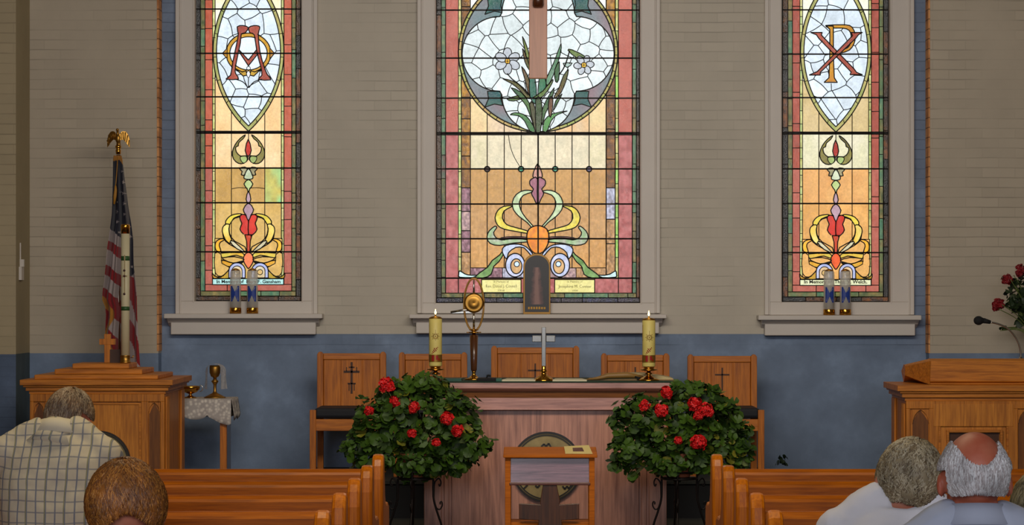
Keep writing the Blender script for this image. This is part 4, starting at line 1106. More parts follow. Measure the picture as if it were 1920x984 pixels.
mb = MB(); mb.lathe([(0.042, 0), (0.043, 0.004), (0.022, 0.012), (0.010, 0.020), (0.012, 0.028), (0.045, 0.04), (0.066, 0.062), (0.068, 0.078), (0.064, 0.083), (0.04, 0.086), (0.0, 0.088)], cc, 30); mb.build('bowl', M_brass, bw)
mb = MB(); q = [(cc[0] + 0.066 + 0.02 * math.sin(R(a)), CD, bz + 0.066 + 0.021 * -math.cos(R(a))) for a in range(0, 181, 15)]; mb.tube(q, 0.003, 8); mb.build('ring_handle', M_silver, bw)

# ---- altar
AX0, AX1 = PX(795, 16.5), PX(1250, 16.5); AY0, AY1 = 16.5, 17.15
AT = PZ(717, 16.4)
al = thing('altar', (PX(1022, 16.5), 16.82, PF), 'red oak altar with a round gilt medallion on its front', 'altar')
mb = MB(); mb.box(AX0, AX1, AY0 + 0.02, AY1, PF, PZ(768, 16.5)); mb.box(AX0 - 0.0, AX1, AY0 + 0.0, AY0 + 0.02, PF, PF + 0.05)
for (a, b_) in ((795, 828), (1217, 1250)): mb.box(PX(a, 16.5), PX(b_, 16.5), AY0, AY0 + 0.02, PF, PZ(768, 16.5))
for (a, b_) in ((833, 842), (1203, 1212)): mb.box(PX(a, 16.5), PX(b_, 16.5), AY0 + 0.006, AY0 + 0.02, PF, PZ(768, 16.5))
mb.box(PX(847, 16.5), PX(1198, 16.5), AY0 + 0.004, AY0 + 0.02, PF + 0.05, PZ(769, 16.5))
mb.build('altar_body', M_altar, al, bevel=0.003)
mb = MB(); fx0, fx1 = PX(826, 16.46), PX(1218, 16.46); mb.box(PX(790, 16.46), PX(1255, 16.46), 16.455, AY1, PZ(768, 16.46), PZ(745, 16.46)); mb.box(PX(790, 16.46), PX(1255, 16.46), 16.448, AY1, PZ(768.5, 16.46), PZ(766, 16.46)); mb.build('frieze', M_altarh, al, bevel=0.002)
mb = MB(); za, zb = PZ(746, 16.44), PZ(734, 16.42)
mb.prism([(16.455, za), (16.450, zb), (17.1, zb), (17.1, za)], 'X', PX(788, 16.44), PX(1257, 16.44)); mb.build('cove', M_cove, al)
mb = MB(); tx0_, tx1_ = PX(776, 16.4), PX(1268, 16.4)
zm = (AT + zb) / 2; mb.prism([(16.44, zb), (16.415, zb + 0.012), (16.40, zb + 0.02), (16.40, AT), (17.2, AT), (17.2, zb)], 'X', tx0_, tx1_)
mb.build('altar_top', M_altarh, al, bevel=0.004)
mb = MB(); cx, cz = PX(1025, 16.5), PZ(875, 16.5); disc_y(mb, cx, cz, 16.488, 16.503, 0.212); mb.build('medallion', M_disc, al)
mb = MB(); ring_y(mb, cx, cz, 16.478, 16.50, 0.196, 0.2025); ring_y(mb, cx, cz, 16.476, 16.503, 0.209, 0.221); mb.build('medallion_ring', M_discdk, al)
mb = MB()
def bar2(mb, p, q, w, y0, y1):
    a = P(p[0], p[1], y0); b_ = P(q[0], q[1], y0); dx, dz = b_.x - a.x, b_.z - a.z; l = math.hypot(dx, dz); nx, nz = -dz / l * w / 2, dx / l * w / 2
    mb.prism([(a.x + nx, a.z + nz), (b_.x + nx, b_.z + nz), (b_.x - nx, b_.z - nz), (a.x - nx, a.z - nz)], 'Y', y0, y1)
INS = (((981, 917), (989, 909)), ((1004, 910), (1008, 914)), ((1008, 914), (1012, 909)), ((1055, 911), (1059, 917)), ((1059, 917), (1063, 911)), ((1063, 911), (1067, 916)), ((1067, 916), (1071, 909)),
             ((1015, 837), (1020, 832)), ((1020, 832), (1024, 837)), ((1024, 836), (1029, 831)), ((1029, 831), (1033, 838)), ((1025, 838), (1025, 905)), ((998, 872), (1052, 872)), ((1025, 838), (1040, 848)), ((1040, 848), (1025, 862)))
for p, q in INS[:7]: bar2(mb, p, q, 0.010, 16.480, 16.490)
mb.build('medallion_inscription', M_discdk, al); mb = MB()
for p, q in INS[7:]: bar2(mb, p, q, 0.010, 16.480, 16.490)
mb.build('medallion_inscription', M_discdk, al)
# green altar cloth lying on the top and hanging at both ends
mb = MB(); mb.box(tx0_ - 0.004, tx1_ + 0.004, 16.395, 17.205, AT + 0.0005, AT + 0.006)
for xx, s in ((tx0_, -1), (tx1_, 1)):
    mb.box(xx + s * 0.004, xx + s * 0.010, 16.40, 17.19, AT - 0.10, AT + 0.006)
    for kf in range(8):
        y_ = 16.42 + kf * 0.095; mb.tube([(xx + s * 0.012, y_, AT + 0.0), (xx + s * (0.010 + 0.006 * (kf % 2)), y_ + 0.01, AT - 0.30), (xx + s * 0.008, y_, AT - 0.62)], [0.008, 0.016, 0.022], 8)
top_mesh(mb, 'altar_cloth', M_green, (PX(1022, 16.5), 16.8, AT), 'dark green cloth covering the altar top and hanging at its ends', 'cloth')
AZ = AT + 0.006
# candles on the altar
def altar_candle(cx, ytop, ybot, near, w):
    d = 16.55; k = d / F; x = PX(cx, d); zb_ = AZ
    st = thing('candlestick', (x, d, zb_), 'brass candlestick with wide foot holding the thick candle ' + near, 'candlestick', 'brass candlesticks on the altar')
    z1 = PZ(ybot, d); h = z1 - zb_
    mb = MB(); mb.lathe([(0.066, 0), (0.067, 0.006), (0.055, 0.014), (0.030, 0.026), (0.014, 0.034), (0.012, h * 0.45), (0.024, h * 0.5), (0.024, h * 0.54), (0.012, h * 0.6), (0.013, h * 0.70)], (x, d, zb_), 28); mb.build('foot', M_brass, st)
    mb = MB(); mb.lathe([(0.012, h * 0.68), (0.052, h * 0.74), (0.054, h * 0.80), (0.040, h * 0.84), (0.034, h * 0.9), (0.036, h * 0.98), (0.0, h)], (x, d, zb_), 28); mb.build('drip_pan', M_brass, st)
    zc0 = z1; r = w * k / 2; zt_ = PZ(ytop, d)
    cd = thing('altar_candle', (x, d, zc0), 'thick lit yellow candle with red ornament ' + near, 'candle', 'lit candles on the altar')
    mb = MB(); mb.lathe([(r * 0.97, 0.0), (r, 0.004), (r * 0.985, (zt_ - zc0) * 0.5), (r, zt_ - zc0 - 0.003), (r * 0.9, zt_ - zc0)], (x, d, zc0), 32); mb.build('wax', M_wax, cd)
    mb = MB(); mb.lathe([(r * 0.97, zt_ - zc0), (r * 1.03, zt_ - zc0 + 0.004), (r * 0.6, zt_ - zc0 + 0.013), (0.006, zt_ - zc0 + 0.016), (0.005, zt_ - zc0 + 0.026)], (x, d, zc0), 24); mb.build('brass_follower', M_dbrass, cd)
    mb = MB(); zf = zt_ + 0.024; mb.lathe([(0.001, 0), (0.0055, 0.008), (0.006, 0.014), (0.003, 0.026), (0.0005, 0.036)], (x, d, zf), 12); mb.build('flame', M_flame, cd)
    H = zt_ - zc0
    def cyl(u, v, e=0.0008):   # u along the surface, v height from the foot
        a = u / r; return (x + (r + e) * math.sin(a), d - (r + e) * math.cos(a), zc0 + v)
    # red wrap, dots, sun emblem
    mb = MB(); n = 28
    vs = [cyl(-r * math.pi * 0.5 + math.pi * r * i / n, 0.072 if j else 0.026, 0.001) for i in range(n + 1) for j in range(2)]
    mb.add(vs, [(2 * i, 2 * i + 2, 2 * i + 3, 2 * i + 1) for i in range(n)], 0, True)
    mb.build('gilt_band', M_goldpaint, cd)
    mb = MB()
    for (u0, u1, v0, v1) in ((-0.022, -0.006, 0.032, 0.068), (0.004, 0.018, 0.040, 0.066), (0.02, 0.028, 0.034, 0.05)):
        vs = [cyl(u0 + (u1 - u0) * i / 6, (v1 if j else v0), 0.002) for i in range(7) for j in range(2)]; mb.add(vs, [(2 * i, 2 * i + 2, 2 * i + 3, 2 * i + 1) for i in range(6)], 0, True)
    rs = random.Random(2)
    for i in range(13):
        u = -0.015 + 0.0065 * (i % 4) + (i // 4) * 0.0035; v_ = 0.080 + (i // 4) * 0.0105 + (i % 4) * 0.0055
        mb.ell(cyl(u * 1.3, v_ * 1.0, 0.0), (0.0034, 0.002, 0.0038), nu=6, nv=4)
    mb.build('red_ornament', M_redwax, cd)
    mb = MB(); cu, cvv = 0.002, H * 0.63
    for i in range(16):
        a = 2 * math.pi * i / 16; r0, r1 = 0.014, 0.020 if i % 2 else 0.026
        mb.tube([cyl(cu + r0 * math.cos(a), cvv + r0 * math.sin(a)), cyl(cu + r1 * math.cos(a), cvv + r1 * math.sin(a))], 0.0016, 4)
    q = [cyl(cu + 0.012 * math.cos(a), cvv + 0.012 * math.sin(a)) for a in [2 * math.pi * i / 16 for i in range(17)]]; mb.tube(q, 0.0018, 4)
    mb.tube([cyl(cu - 0.006, cvv), cyl(cu + 0.006, cvv)], 0.0016, 4); mb.tube([cyl(cu, cvv - 0.007), cyl(cu, cvv + 0.007)], 0.0016, 4)
    mb.tube([cyl(cu, cvv + 0.028), cyl(cu, cvv + 0.04)], 0.001, 4); mb.tube([cyl(-r * 1.2, H * 0.55), cyl(-r * 1.15, H * 0.9)], 0.0012, 4)
    mb.build('sun_emblem', M_goldpaint, cd)
altar_candle(816.5, 597, 686, 'beside the monstrance', 24.5)
altar_candle(1216.5, 600, 687, 'standing over the open book', 24.5)
# monstrance-like vessel
d = 16.7; k = d / F; x = PX(888.5, d)
mo = thing('monstrance', (x, d, AZ), 'oval gilt monstrance on a long dark tapering stem', 'monstrance')
mb = MB(); mb.lathe([(0.060, 0), (0.062, 0.006), (0.035, 0.014), (0.014, 0.03), (0.010, 0.045), (0.015, 0.05), (0.009, 0.058)], (x, d, AZ), 26); mb.build('foot', M_brass, mo)
mb = MB(); z0_, z1_ = AZ + 0.055, PZ(628, d); mb.lathe([(0.014, 0), (0.019, 0.01), (0.027, z1_ - z0_)], (x, d, z0_), 20); mb.build('stem', M_dkwood, mo)
mb = MB()
mb.lathe([(0.012, 0.0), (0.012, 0.012), (0.036, 0.014), (0.036, 0.020), (0.010, 0.022), (0.010, 0.028), (0.030, 0.030), (0.030, 0.035), (0.008, 0.038), (0.006, 0.06)], (x, d, z1_), 20)
for a in range(4): mb.ell((x + 0.043 * math.cos(R(90 * a + 20)), d + 0.043 * math.sin(R(90 * a + 20)), z1_ + 0.017), (0.006, 0.006, 0.004), nu=8, nv=6)
mb.build('collar', M_brass, mo)
mb = MB(); q = [(x + 0.064 * math.cos(a), d, PZ(571, d) + 0.168 * math.sin(a)) for a in [2 * math.pi * i / 40 for i in range(41)]]
mb.tube(q, 0.0045, 8); q = [(x + 0.057 * math.cos(a), d, PZ(571, d) + 0.160 * math.sin(a)) for a in [2 * math.pi * i / 40 for i in range(41)]]; mb.tube(q, 0.002, 6)
mb.build('oval_frame', M_dbrass, mo)
mb = MB(); zc = PZ(568, d)
Mx = Matrix.Translation(Vector((x, d, zc))) @ Matrix.Rotation(R(90), 4, 'X')
mb.lathe([(0.0, -0.022), (0.048, -0.018), (0.062, -0.006), (0.063, 0.006), (0.05, 0.014), (0.046, 0.012), (0.030, 0.020), (0.0, 0.026)], (0, 0, 0), 30, M=Mx); mb.build('host_case', M_dbrass, mo)
mb = MB(); mb.tube([(x, d, z1_ + 0.05), (x, d, zc - 0.05)], 0.007, 8); mb.build('supporting_rod', M_silver, mo)
mb = MB(); mb.tube([(x, d, zc + 0.055), (x, d, PZ(524, d))], [0.007, 0.004], 8); mb.build('spire', M_silver, mo)
mb = MB(); mb.tube([P(845, 585, d), P(872, 581, d), (x - 0.02, d, zc - 0.045)], [0.007, 0.006, 0.006], 8); mb.build('side_arm', M_silver, mo)
# altar cross
d = 16.5; k = d / F; x = PX(1019.5, d)
cr_ = thing('altar_cross', (x, d, AZ), 'silver cross on a domed brass foot at the middle of the altar', 'cross')
mb = MB(); mb.lathe([(0.066, 0), (0.067, 0.006), (0.058, 0.016), (0.038, 0.030), (0.020, 0.040), (0.014, 0.052), (0.022, 0.060), (0.020, 0.068), (0.013, 0.076), (0.015, 0.088), (0.010, 0.094)], (x, d, AZ), 28); mb.build('foot', M_brass, cr_)
mb = MB(); zt_ = PZ(613, d); zb_ = AZ + 0.092
mb.box(x - 0.0135, x + 0.0135, d - 0.009, d + 0.009, zb_, zt_)
mb.box(x - 0.072, x - 0.014, d - 0.008, d + 0.008, PZ(641, d), PZ(629, d)); mb.box(x + 0.014, x + 0.072, d - 0.008, d + 0.008, PZ(641, d), PZ(629, d))
mb.build('cross_arms', M_silver, cr_, bevel=0.003)
# open book with warm brown cover
d = 16.65
bk = thing('missal', (PX(1150, d), d + 0.12, AZ), 'large open book with tan cover lying beneath the candle', 'book')
M_bookc = plain('tan_book_cover', (140, 104, 50), 0.5); M_page = plain('book_pages', (190, 172, 124), 0.8)
mb = MB(); bx0, bxm, bx1 = PX(1098, d), PX(1166, d), PX(1262, d)
def page_block(mb, xa, xb, h0, h1, n=10):
    vs = []; fs = []
    for i in range(n + 1):
        u = i / n; xx = xa + (xb - xa) * u; zz = h0 + (h1 - h0) * math.sin(u * math.pi * 0.62) / math.sin(math.pi * 0.62) * 1.0
        for yy in (d - 0.02, d + 0.30): vs += [(xx, yy, AZ + 0.006), (xx, yy, AZ + max(0.008, zz))]
    for i in range(n):
        a = 4 * i; b_ = a + 4; fs += [(a, b_, b_ + 1, a + 1), (a + 3, b_ + 3, b_ + 2, a + 2), (a + 1, b_ + 1, b_ + 3, a + 3), (a, a + 2, b_ + 2, b_)]
    fs += [(0, 1, 3, 2), (4 * n, 4 * n + 2, 4 * n + 3, 4 * n + 1)]
    mb.add(vs, fs, 0, False)
page_block(mb, PX(1125, d), bxm + 0.16, 0.010, 0.040); page_block(mb, bx1, bxm + 0.16, 0.012, 0.030); mb.build('pages', M_page, bk)
mb = MB(); mb.tube([(PX(1095, d), d - 0.035, AZ + 0.004), (PX(1120, d), d - 0.04, AZ + 0.014), (PX(1140, d), d - 0.04, AZ + 0.030), (PX(1175, d), d - 0.04, AZ + 0.034), (PX(1205, d), d - 0.035, AZ + 0.022)], [0.003, 0.010, 0.018, 0.020, 0.008], 10)
mb.box(PX(1106, d), bx1 + 0.005, d - 0.03, d + 0.31, AZ, AZ + 0.006); mb.build('cover', M_bookc, bk)
mb = MB(); mb.tube([(PX(1190, d), d - 0.05, AZ + 0.025), (PX(1199, d), d - 0.055, AZ + 0.014), (PX(1194, d), d - 0.055, AZ + 0.006)], [0.004, 0.009, 0.006], 8); mb.build('ribbon', M_black, bk)
mb = MB(); mb.prism([(PX(941, 16.5), 16.46), (PX(1008, 16.5), 16.46), (PX(1012, 16.5), 16.72), (PX(950, 16.5), 16.74)], 'Z', AZ, AZ + 0.010)
top_mesh(mb, 'paper_sheaf', M_paper, (PX(975, 16.5), 16.6, AZ), 'white papers lying between the monstrance and the altar cross', 'papers', 'loose papers on the altar')
mb = MB(); mb.prism([(PX(1036, 16.5), 16.45), (PX(1100, 16.5), 16.45), (PX(1092, 16.5), 16.72), (PX(1042, 16.5), 16.74)], 'Z', AZ, AZ + 0.010)
top_mesh(mb, 'paper_sheaf', M_paper, (PX(1068, 16.5), 16.6, AZ), 'white papers lying between the altar cross and the open book', 'papers', 'loose papers on the altar')
fo = thing('folder', (PX(918, 16.5), 16.5, AZ), 'flat black folder with green corner lying beside the monstrance foot', 'folder')
mb = MB(); mb.box(PX(895, 16.5), PX(930, 16.5), 16.42, 16.60, AZ, AZ + 0.020); mb.build('cover', M_black, fo, bevel=0.003)
mb = MB(); mb.box(PX(930, 16.5), PX(941, 16.5), 16.43, 16.59, AZ, AZ + 0.016); mb.build('green_corner', plain('teal_card', (40, 92, 76), 0.6), fo, bevel=0.002)
mb = MB(); mb.tube([(PX(912, 16.5), 16.5, AZ + 0.02), (PX(915, 16.5), 16.5, AZ + 0.034), (PX(920, 16.5), 16.5, AZ + 0.030)], 0.005, 8); mb.ell((PX(916, 16.5), 16.5, AZ + 0.034), (0.014, 0.008, 0.007), nu=10, nv=6); mb.build('clip', M_black, fo)
mb = MB(); mb.box(PX(836, 16.6), PX(866, 16.6), 16.5, 16.70, AZ, AZ + 0.014)
top_mesh(mb, 'green_binder', plain('teal_card_2', (30, 78, 64), 0.6), (PX(855, 16.6), 16.6, AZ), 'thin green binder lying behind the plant next to the monstrance', 'binder')

# ---- kneeler in front of the altar
kd = 14.5
kn = thing('prayer_kneeler', (PX(1031, kd), kd + 0.2, 0), 'small oak prayer desk with glossy dark panel standing before the altar', 'prayer desk')
kx0, kx1 = PX(946, kd), PX(1117, kd); kz = PZ(856, kd)
mb = MB(); hx = 0.012
zf, zb_ = PZ(852, kd), PZ(837, kd + 0.36)
mb.prism([(kd - 0.02, zf - 0.017), (kd - 0.02, zf), (kd + 0.34, zb_), (kd + 0.34, zb_ - 0.02)], 'X', PX(943.5, kd), PX(1120, kd)); mb.build('desk_top', M_kneel, kn, bevel=0.004)
for a, b_ in ((947, 957.5), (1104.5, 1115)):
    for yy, tp in ((kd, 1), (kd + 0.27, 0)):
        mb = MB(); mb.box(PX(a, kd), PX(b_, kd), yy, yy + 0.034, 0.0, zf - 0.017 if tp else zf - 0.0); mb.build('leg', M_kneel, kn, bevel=0.003)
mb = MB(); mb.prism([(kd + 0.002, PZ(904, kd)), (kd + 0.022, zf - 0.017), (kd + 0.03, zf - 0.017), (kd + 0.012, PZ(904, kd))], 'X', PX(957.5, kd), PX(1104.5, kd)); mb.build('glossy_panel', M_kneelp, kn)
mb = MB(); mb.box(PX(955, kd), PX(1107, kd), kd - 0.004, kd + 0.03, PZ(909.5, kd), PZ(904.5, kd)); mb.build('lower_rail', plain('dark_red_rail', (92, 44, 26), 0.35, coat=0.5), kn, bevel=0.003)
mb = MB(); mb.box(PX(957, kd), PX(1105, kd), kd + 0.03, kd + 0.27, 0.42, 0.44); mb.build('shelf', M_kneel, kn, bevel=0.003)
mb = MB()
cpx = lambda pts: [(PX(x, kd), PZ(y, kd)) for x, y in pts]
mb.prism(cpx([(1018, 909), (1044, 909), (1050, 938), (1049, 946), (1086, 944), (1086, 973), (1053, 976), (1060, 1030), (1066, 1070), (996, 1070), (1002, 1030), (1010, 976), (973, 973), (973, 944), (1013, 946), (1013, 938)]), 'Y', kd + 0.004, kd + 0.024)
mb.build('cross', M_dkwood, kn, bevel=0.003)
mb = MB(); mb.box(PX(960, kd), PX(1102, kd), kd + 0.002, kd + 0.03, 0.06, 0.24); mb.build('base_rail', M_kneel, kn, bevel=0.003)
cdz = PZ(844, kd + 0.15)
card = thing('card', (PX(1083, kd + .15), kd + 0.15, zf), 'cream card with small dark picture lying on the prayer desk', 'card')
def ontop(x, y, lift):  # x frame, y metres along the desk
    t_ = (y - (kd - 0.02)) / 0.36; return Vector((PX(x, kd + 0.16), y, zf + (zb_ - zf) * t_ + lift))
mb = MB(); c4 = [ontop(1059.5, kd + 0.01, 0.002), ontop(1110, kd + 0.0, 0.002), ontop(1105, kd + 0.31, 0.012), ontop(1058, kd + 0.30, 0.006)]
mb.add(c4 + [p + Vector((0, 0, 0.0015)) for p in c4], [(0, 3, 2, 1), (4, 5, 6, 7), (0, 1, 5, 4), (1, 2, 6, 5), (2, 3, 7, 6), (3, 0, 4, 7)]); mb.build('sheet', plain('cream_card', (226, 204, 130), 0.7, var=0.02), card)
mb = MB(); c4 = [c4[0].lerp(c4[1], u).lerp(c4[3].lerp(c4[2], u), v_) + Vector((0, 0, 0.0022)) for u, v_ in ((0.3, 0.25), (0.72, 0.25), (0.70, 0.72), (0.32, 0.72))]
mb.add(c4 + [p + Vector((0, 0, 0.0006)) for p in c4], [(0, 3, 2, 1), (4, 5, 6, 7), (0, 1, 5, 4), (1, 2, 6, 5), (2, 3, 7, 6), (3, 0, 4, 7)]); mb.build('picture', plain('dark_print', (96, 44, 34), 0.6, var=0.5, nscale=60), card)

# ---- pews
def pew_mesh():
    t = thing('pew', (-0.767, 13.1, 0))
    X1, X0, Y = -0.767, -5.2, 13.1
    def end(xa, nm):
        mb = MB()
        prof = [(Y - 0.035, 0.0), (Y - 0.035, 0.78), (Y - 0.03, 0.80), (Y - 0.02, 0.845), (Y + 0.0, 0.875), (Y + 0.03, 0.895), (Y + 0.06, 0.90), (Y + 0.085, 0.89), (Y + 0.10, 0.86), (Y + 0.11, 0.80), (Y + 0.14, 0.70), (Y + 0.20, 0.65), (Y + 0.30, 0.635), (Y + 0.42, 0.635), (Y + 0.48, 0.62), (Y + 0.50, 0.58), (Y + 0.49, 0.0)]
        mb.prism(prof, 'X', xa, xa + 0.058); mb.build(nm, M_pewz, t, bevel=0.014)
    end(X1 - 0.058, 'pew_end'); end(X0, 'pew_end')
    mb = MB()
    prof = [(Y + 0.002, 0.36), (Y - 0.012, 0.762), (Y - 0.012, 0.800), (Y - 0.004, 0.812), (Y + 0.024, 0.827), (Y + 0.044, 0.827), (Y + 0.05, 0.815), (Y + 0.045, 0.77), (Y + 0.055, 0.36)]
    mb.prism(prof, 'X', X0 + 0.05, X1 - 0.05)
    mb.build('back_rest', M_pew, t, bevel=0.003)
    mb = MB(); mb.box(X0 + 0.05, X1 - 0.058, Y - 0.026, Y - 0.010, 0.742, 0.752); mb.box(X0 + 0.05, X1 - 0.058, Y - 0.022, Y, 0.36, 0.44); mb.build('back_moulding', M_pew, t, bevel=0.003)
    mb = MB(); mb.box(X0 + 0.05, X1 - 0.05, Y + 0.03, Y + 0.45, 0.41, 0.445); mb.build('seat', M_pew, t, bevel=0.006)
    mb = MB(); mb.box(X0 + 0.05, X1 - 0.05, Y + 0.36, Y + 0.385, 0.25, 0.41); mb.build('seat_apron', M_pew, t, bevel=0.003)
    return t
pw = pew_mesh()
NPEW = 9
ordn = ['nearest the altar', 'second from the altar', 'third from the altar', 'fourth from the altar', 'fifth from the altar', 'sixth from the altar', 'seventh from the altar', 'eighth from the altar', 'ninth from the altar']
first = True
for side in (0, 1):
    for k_ in range(NPEW):
        o = pw if first else copy_tree(pw)
        first = False
        y = 13.1 - 0.85 * k_
        if side == 0: o.location = (-0.767, y, 0)
        else:
            o.location = (0.845 + 0.004 * (4 - k_) + 4.433, y, 0)
        o['label'] = 'golden oak pew ' + ordn[k_] + (' on the flag side of the aisle' if side == 0 else ' on the lectern side of the aisle')
        o['category'] = 'pew'; o['group'] = 'golden oak pews on the flag side' if side == 0 else 'golden oak pews on the lectern side'
# ================================================================ SILL LAMPS, PICTURE, CRUCIFIX, FLAG, TALL CANDLE
M_clear, nt, b = newmat('ribbed_glass'); b.inputs['Base Color'].default_value = (0.86, 0.84, 0.78, 1); b.inputs['Roughness'].default_value = 0.12
b.inputs['Alpha'].default_value = 0.42; b.inputs['Specular IOR Level'].default_value = 0.8
M_label = plain('grey_label', (120, 118, 110), 0.5); M_blueink = plain('blue_ink', (26, 60, 150), 0.5)
M_oil = plain('pale_candle_core', (160, 150, 130), 0.5)
def sill_lamp(x, ytop, ybot, letter, label, group, szpx, wi):
    d = 18.90; k = d / F; xw = PX(x, d); z0 = PZ(WIN[wi]['s'][2], WALL - 0.17) + 0.001; h = (ybot - ytop) * k; r = szpx * k / 2
    t = thing('votive_lamp', (xw, d, z0), label, 'candle lamp', group); c0 = (xw, d, z0)
    mb = MB(); mb.lathe([(r * 0.98, 0), (r * 1.02, 0.002), (r * 1.02, 0.038), (r * 0.98, 0.042), (0, 0.042)], c0, 26); mb.build('brass_base', M_brass, t)
    mb = MB(); mb.lathe([(r * 0.96, 0.042), (r * 0.96, h - 0.02), (r * 0.90, h - 0.006), (r * 0.8, h), (r * 0.74, h), (r * 0.84, h - 0.01), (r * 0.9, h - 0.03), (r * 0.9, 0.046)], c0, 28); mb.build('glass_cylinder', M_clear, t)
    mb = MB(); mb.lathe([(r * 0.62, 0.043), (r * 0.62, h * 0.62), (r * 0.55, h * 0.66), (0.0, h * 0.66)], c0, 18); mb.build('wax_core', M_oil, t)
    mb = MB(); mb.lathe([(r * 0.7, h - 0.004), (r * 0.82, h + 0.002), (r * 0.5, h + 0.01), (r * 0.2, h + 0.016), (0, h + 0.016)], c0, 18); mb.build('top_rim', M_dbrass, t)
    def put(u, v):
        a = u / (r * 0.97); rr = r * 0.97 + 0.0012; return Vector((xw + rr * math.sin(a), d - rr * math.cos(a), z0 + h * 0.44 + v))
    textobj(letter, 'letter', 0.155, M_blueink, t, put, r * 1.55, 0.0003, bold=0.018)
for x, wi, lb in ((441.5, 0, 'glass lamp with blue letter under the Alpha window, closer to the flag'), (473.2, 0, 'glass lamp with blue letter under the Alpha window, closer to the middle window')):
    sill_lamp(x, 507, 587.7, 'M', lb, 'glass lamps on the sill of the Alpha window', 21.5, 0)
for x, wi, lb in ((1554.5, 2, 'glass lamp with blue letter under the Chi-Rho window, closer to the middle window'), (1585, 2, 'glass lamp with blue letter under the Chi-Rho window, closer to the microphone')):
    sill_lamp(x, 507, 589.5, 'M', lb, 'glass lamps on the sill of the Chi-Rho window', 21.5, 2)
# arched picture on the middle sill: a plain soft stand-in
d = 18.88; z0 = PZ(WIN[1]['s'][2], WALL - 0.17)
pic = thing('arched_picture', (PX(1006.5, d), d, z0), 'dark arched picture in a thin gilt frame on the middle window sill', 'picture')
def archp(x0, x1, ytop, yb, n=16):
    cx = (x0 + x1) / 2; hw = (x1 - x0) / 2; zt = PZ(ytop, d); zs = zt - hw * 0.95
    return [(x0, yb), (x1, yb)] + [(cx + hw * math.cos(math.pi * k / n), zs + hw * 0.95 * math.sin(math.pi * k / n)) for k in range(n + 1)]
mb = MB(); mb.prism(archp(PX(981, d), PX(1032, d), 475, z0), 'Y', d, d + 0.02); mb.build('gilt_frame', plain('gilt_frame', (150, 110, 44), 0.4, 0.5), pic, bevel=0.002)
M_pic, nt, b = newmat('soft_dark_painting')
v = mapping(nt); sp = nt.nodes.new('ShaderNodeSeparateXYZ'); L(nt, v, sp.inputs[0])
# a tapering rose-grey column of brushwork on a dark ground
def mth(op, a, bb=None, c=None):
    n = nt.nodes.new('ShaderNodeMath'); n.operation = op
    for i, q in enumerate((a, bb, c)):
        if q is None: continue
        if isinstance(q, (int, float)): n.inputs[i].default_value = q
        else: L(nt, q, n.inputs[i])
    return n.outputs[0]
ax = mth('ABSOLUTE', sp.outputs[0])
wz = mth('MULTIPLY_ADD', sp.outputs[2], -0.10, 0.060)
wz = mth('ADD', wz, mth('MULTIPLY', mth('SUBTRACT', noise(nt, v, 30, 3), 0.5), 0.05))
q = mth('DIVIDE', ax, wz)
top = mth('GREATER_THAN', sp.outputs[2], 0.335); bot = mth('LESS_THAN', sp.outputs[2], 0.07)
q = mth('ADD', q, mth('MULTIPLY', mth('MAXIMUM', top, bot), 3.0))
rp_ = ramp(nt, q, [(0.2, lin((150, 108, 96))), (0.55, lin((104, 66, 60))), (1.0, lin((34, 28, 24)))])
L(nt, rp_.outputs[0], b.inputs['Base Color']); b.inputs['Roughness'].default_value = 0.4
mb = MB(); mb.prism(archp(PX(984, d), PX(1029.5, d), 478.5, z0 + 0.016), 'Y', d - 0.003, d + 0.001); mb.build('painting', M_pic, pic)
mb = MB(); rs = random.Random(3)
for i in range(7): a = 990 + i * 4.9; mb.box(PX(a, d), PX(a + 3.4, d), d - 0.0045, d - 0.003, PZ(579.5, d), PZ(575.5 - rs.random(), d))
mb.build('gilt_inscription', M_goldpaint, pic)
# hanging crucifix
d = 17.9; cx = PX(1009, d)
cf = thing('hanging_crucifix', (cx, d, PZ(147, d)), 'brown wooden crucifix hanging in front of the middle stained-glass window', 'crucifix')
M_cross = wood('crucifix_oak', (160, 92, 46), (196, 124, 78), 'Z', 0.4, 0.3, coatrough=0.3, scale=0.5)
M_carved = wood('carved_dark_wood', (52, 24, 10), (104, 54, 22), 'Z', 0.4, 0.3)
mb = MB(); hw = 17 * d / F; zb = PZ(147, d); mb.box(cx - hw, cx + hw, d, d + 0.05, zb, 4.98); mb.build('upright', M_cross, cf, bevel=0.004)
mb = MB(); mb.box(cx - 0.55, cx - hw, d, d + 0.05, 4.42, 4.54); mb.box(cx + hw, cx + 0.55, d, d + 0.05, 4.42, 4.54); mb.box(cx - hw, cx + hw, d + 0.002, d + 0.048, 4.42, 4.54); mb.build('crossbeam', M_cross, cf, bevel=0.004)
mb = MB(); zf = PZ(15, d); y = d - 0.05
mb.loft([(cx, y + 0.02, zf, 0.030, 0.022), (cx, y + 0.0, zf + 0.012, 0.038, 0.034), (cx, y, zf + 0.06, 0.036, 0.036), (cx, y + 0.01, zf + 0.10, 0.028, 0.028), (cx, y + 0.0, zf + 0.22, 0.036, 0.032), (cx, y - 0.03, zf + 0.36, 0.042, 0.036), (cx + 0.01, y, zf + 0.50, 0.062, 0.044), (cx, y, zf + 0.60, 0.052, 0.038), (cx, y, zf + 0.74, 0.075, 0.045), (cx, y, zf + 0.82, 0.065, 0.04), (cx, y, zf + 0.86, 0.022, 0.022), (cx, y - 0.01, zf + 0.89, 0.02, 0.02)], 18)
for s in (-1, 1): mb.tube([(cx + s * 0.05, y, zf + 0.81), (cx + s * 0.22, y + 0.01, zf + 0.84), (cx + s * 0.40, y + 0.02, zf + 0.89), (cx + s * 0.44, y + 0.03, zf + 0.90)], [0.028, 0.022, 0.015, 0.014], 10)
mb.ell((cx + 0.012, y - 0.02, zf + 0.945), (0.034, 0.040, 0.05))
mb.build('carved_figure', M_carved, cf)
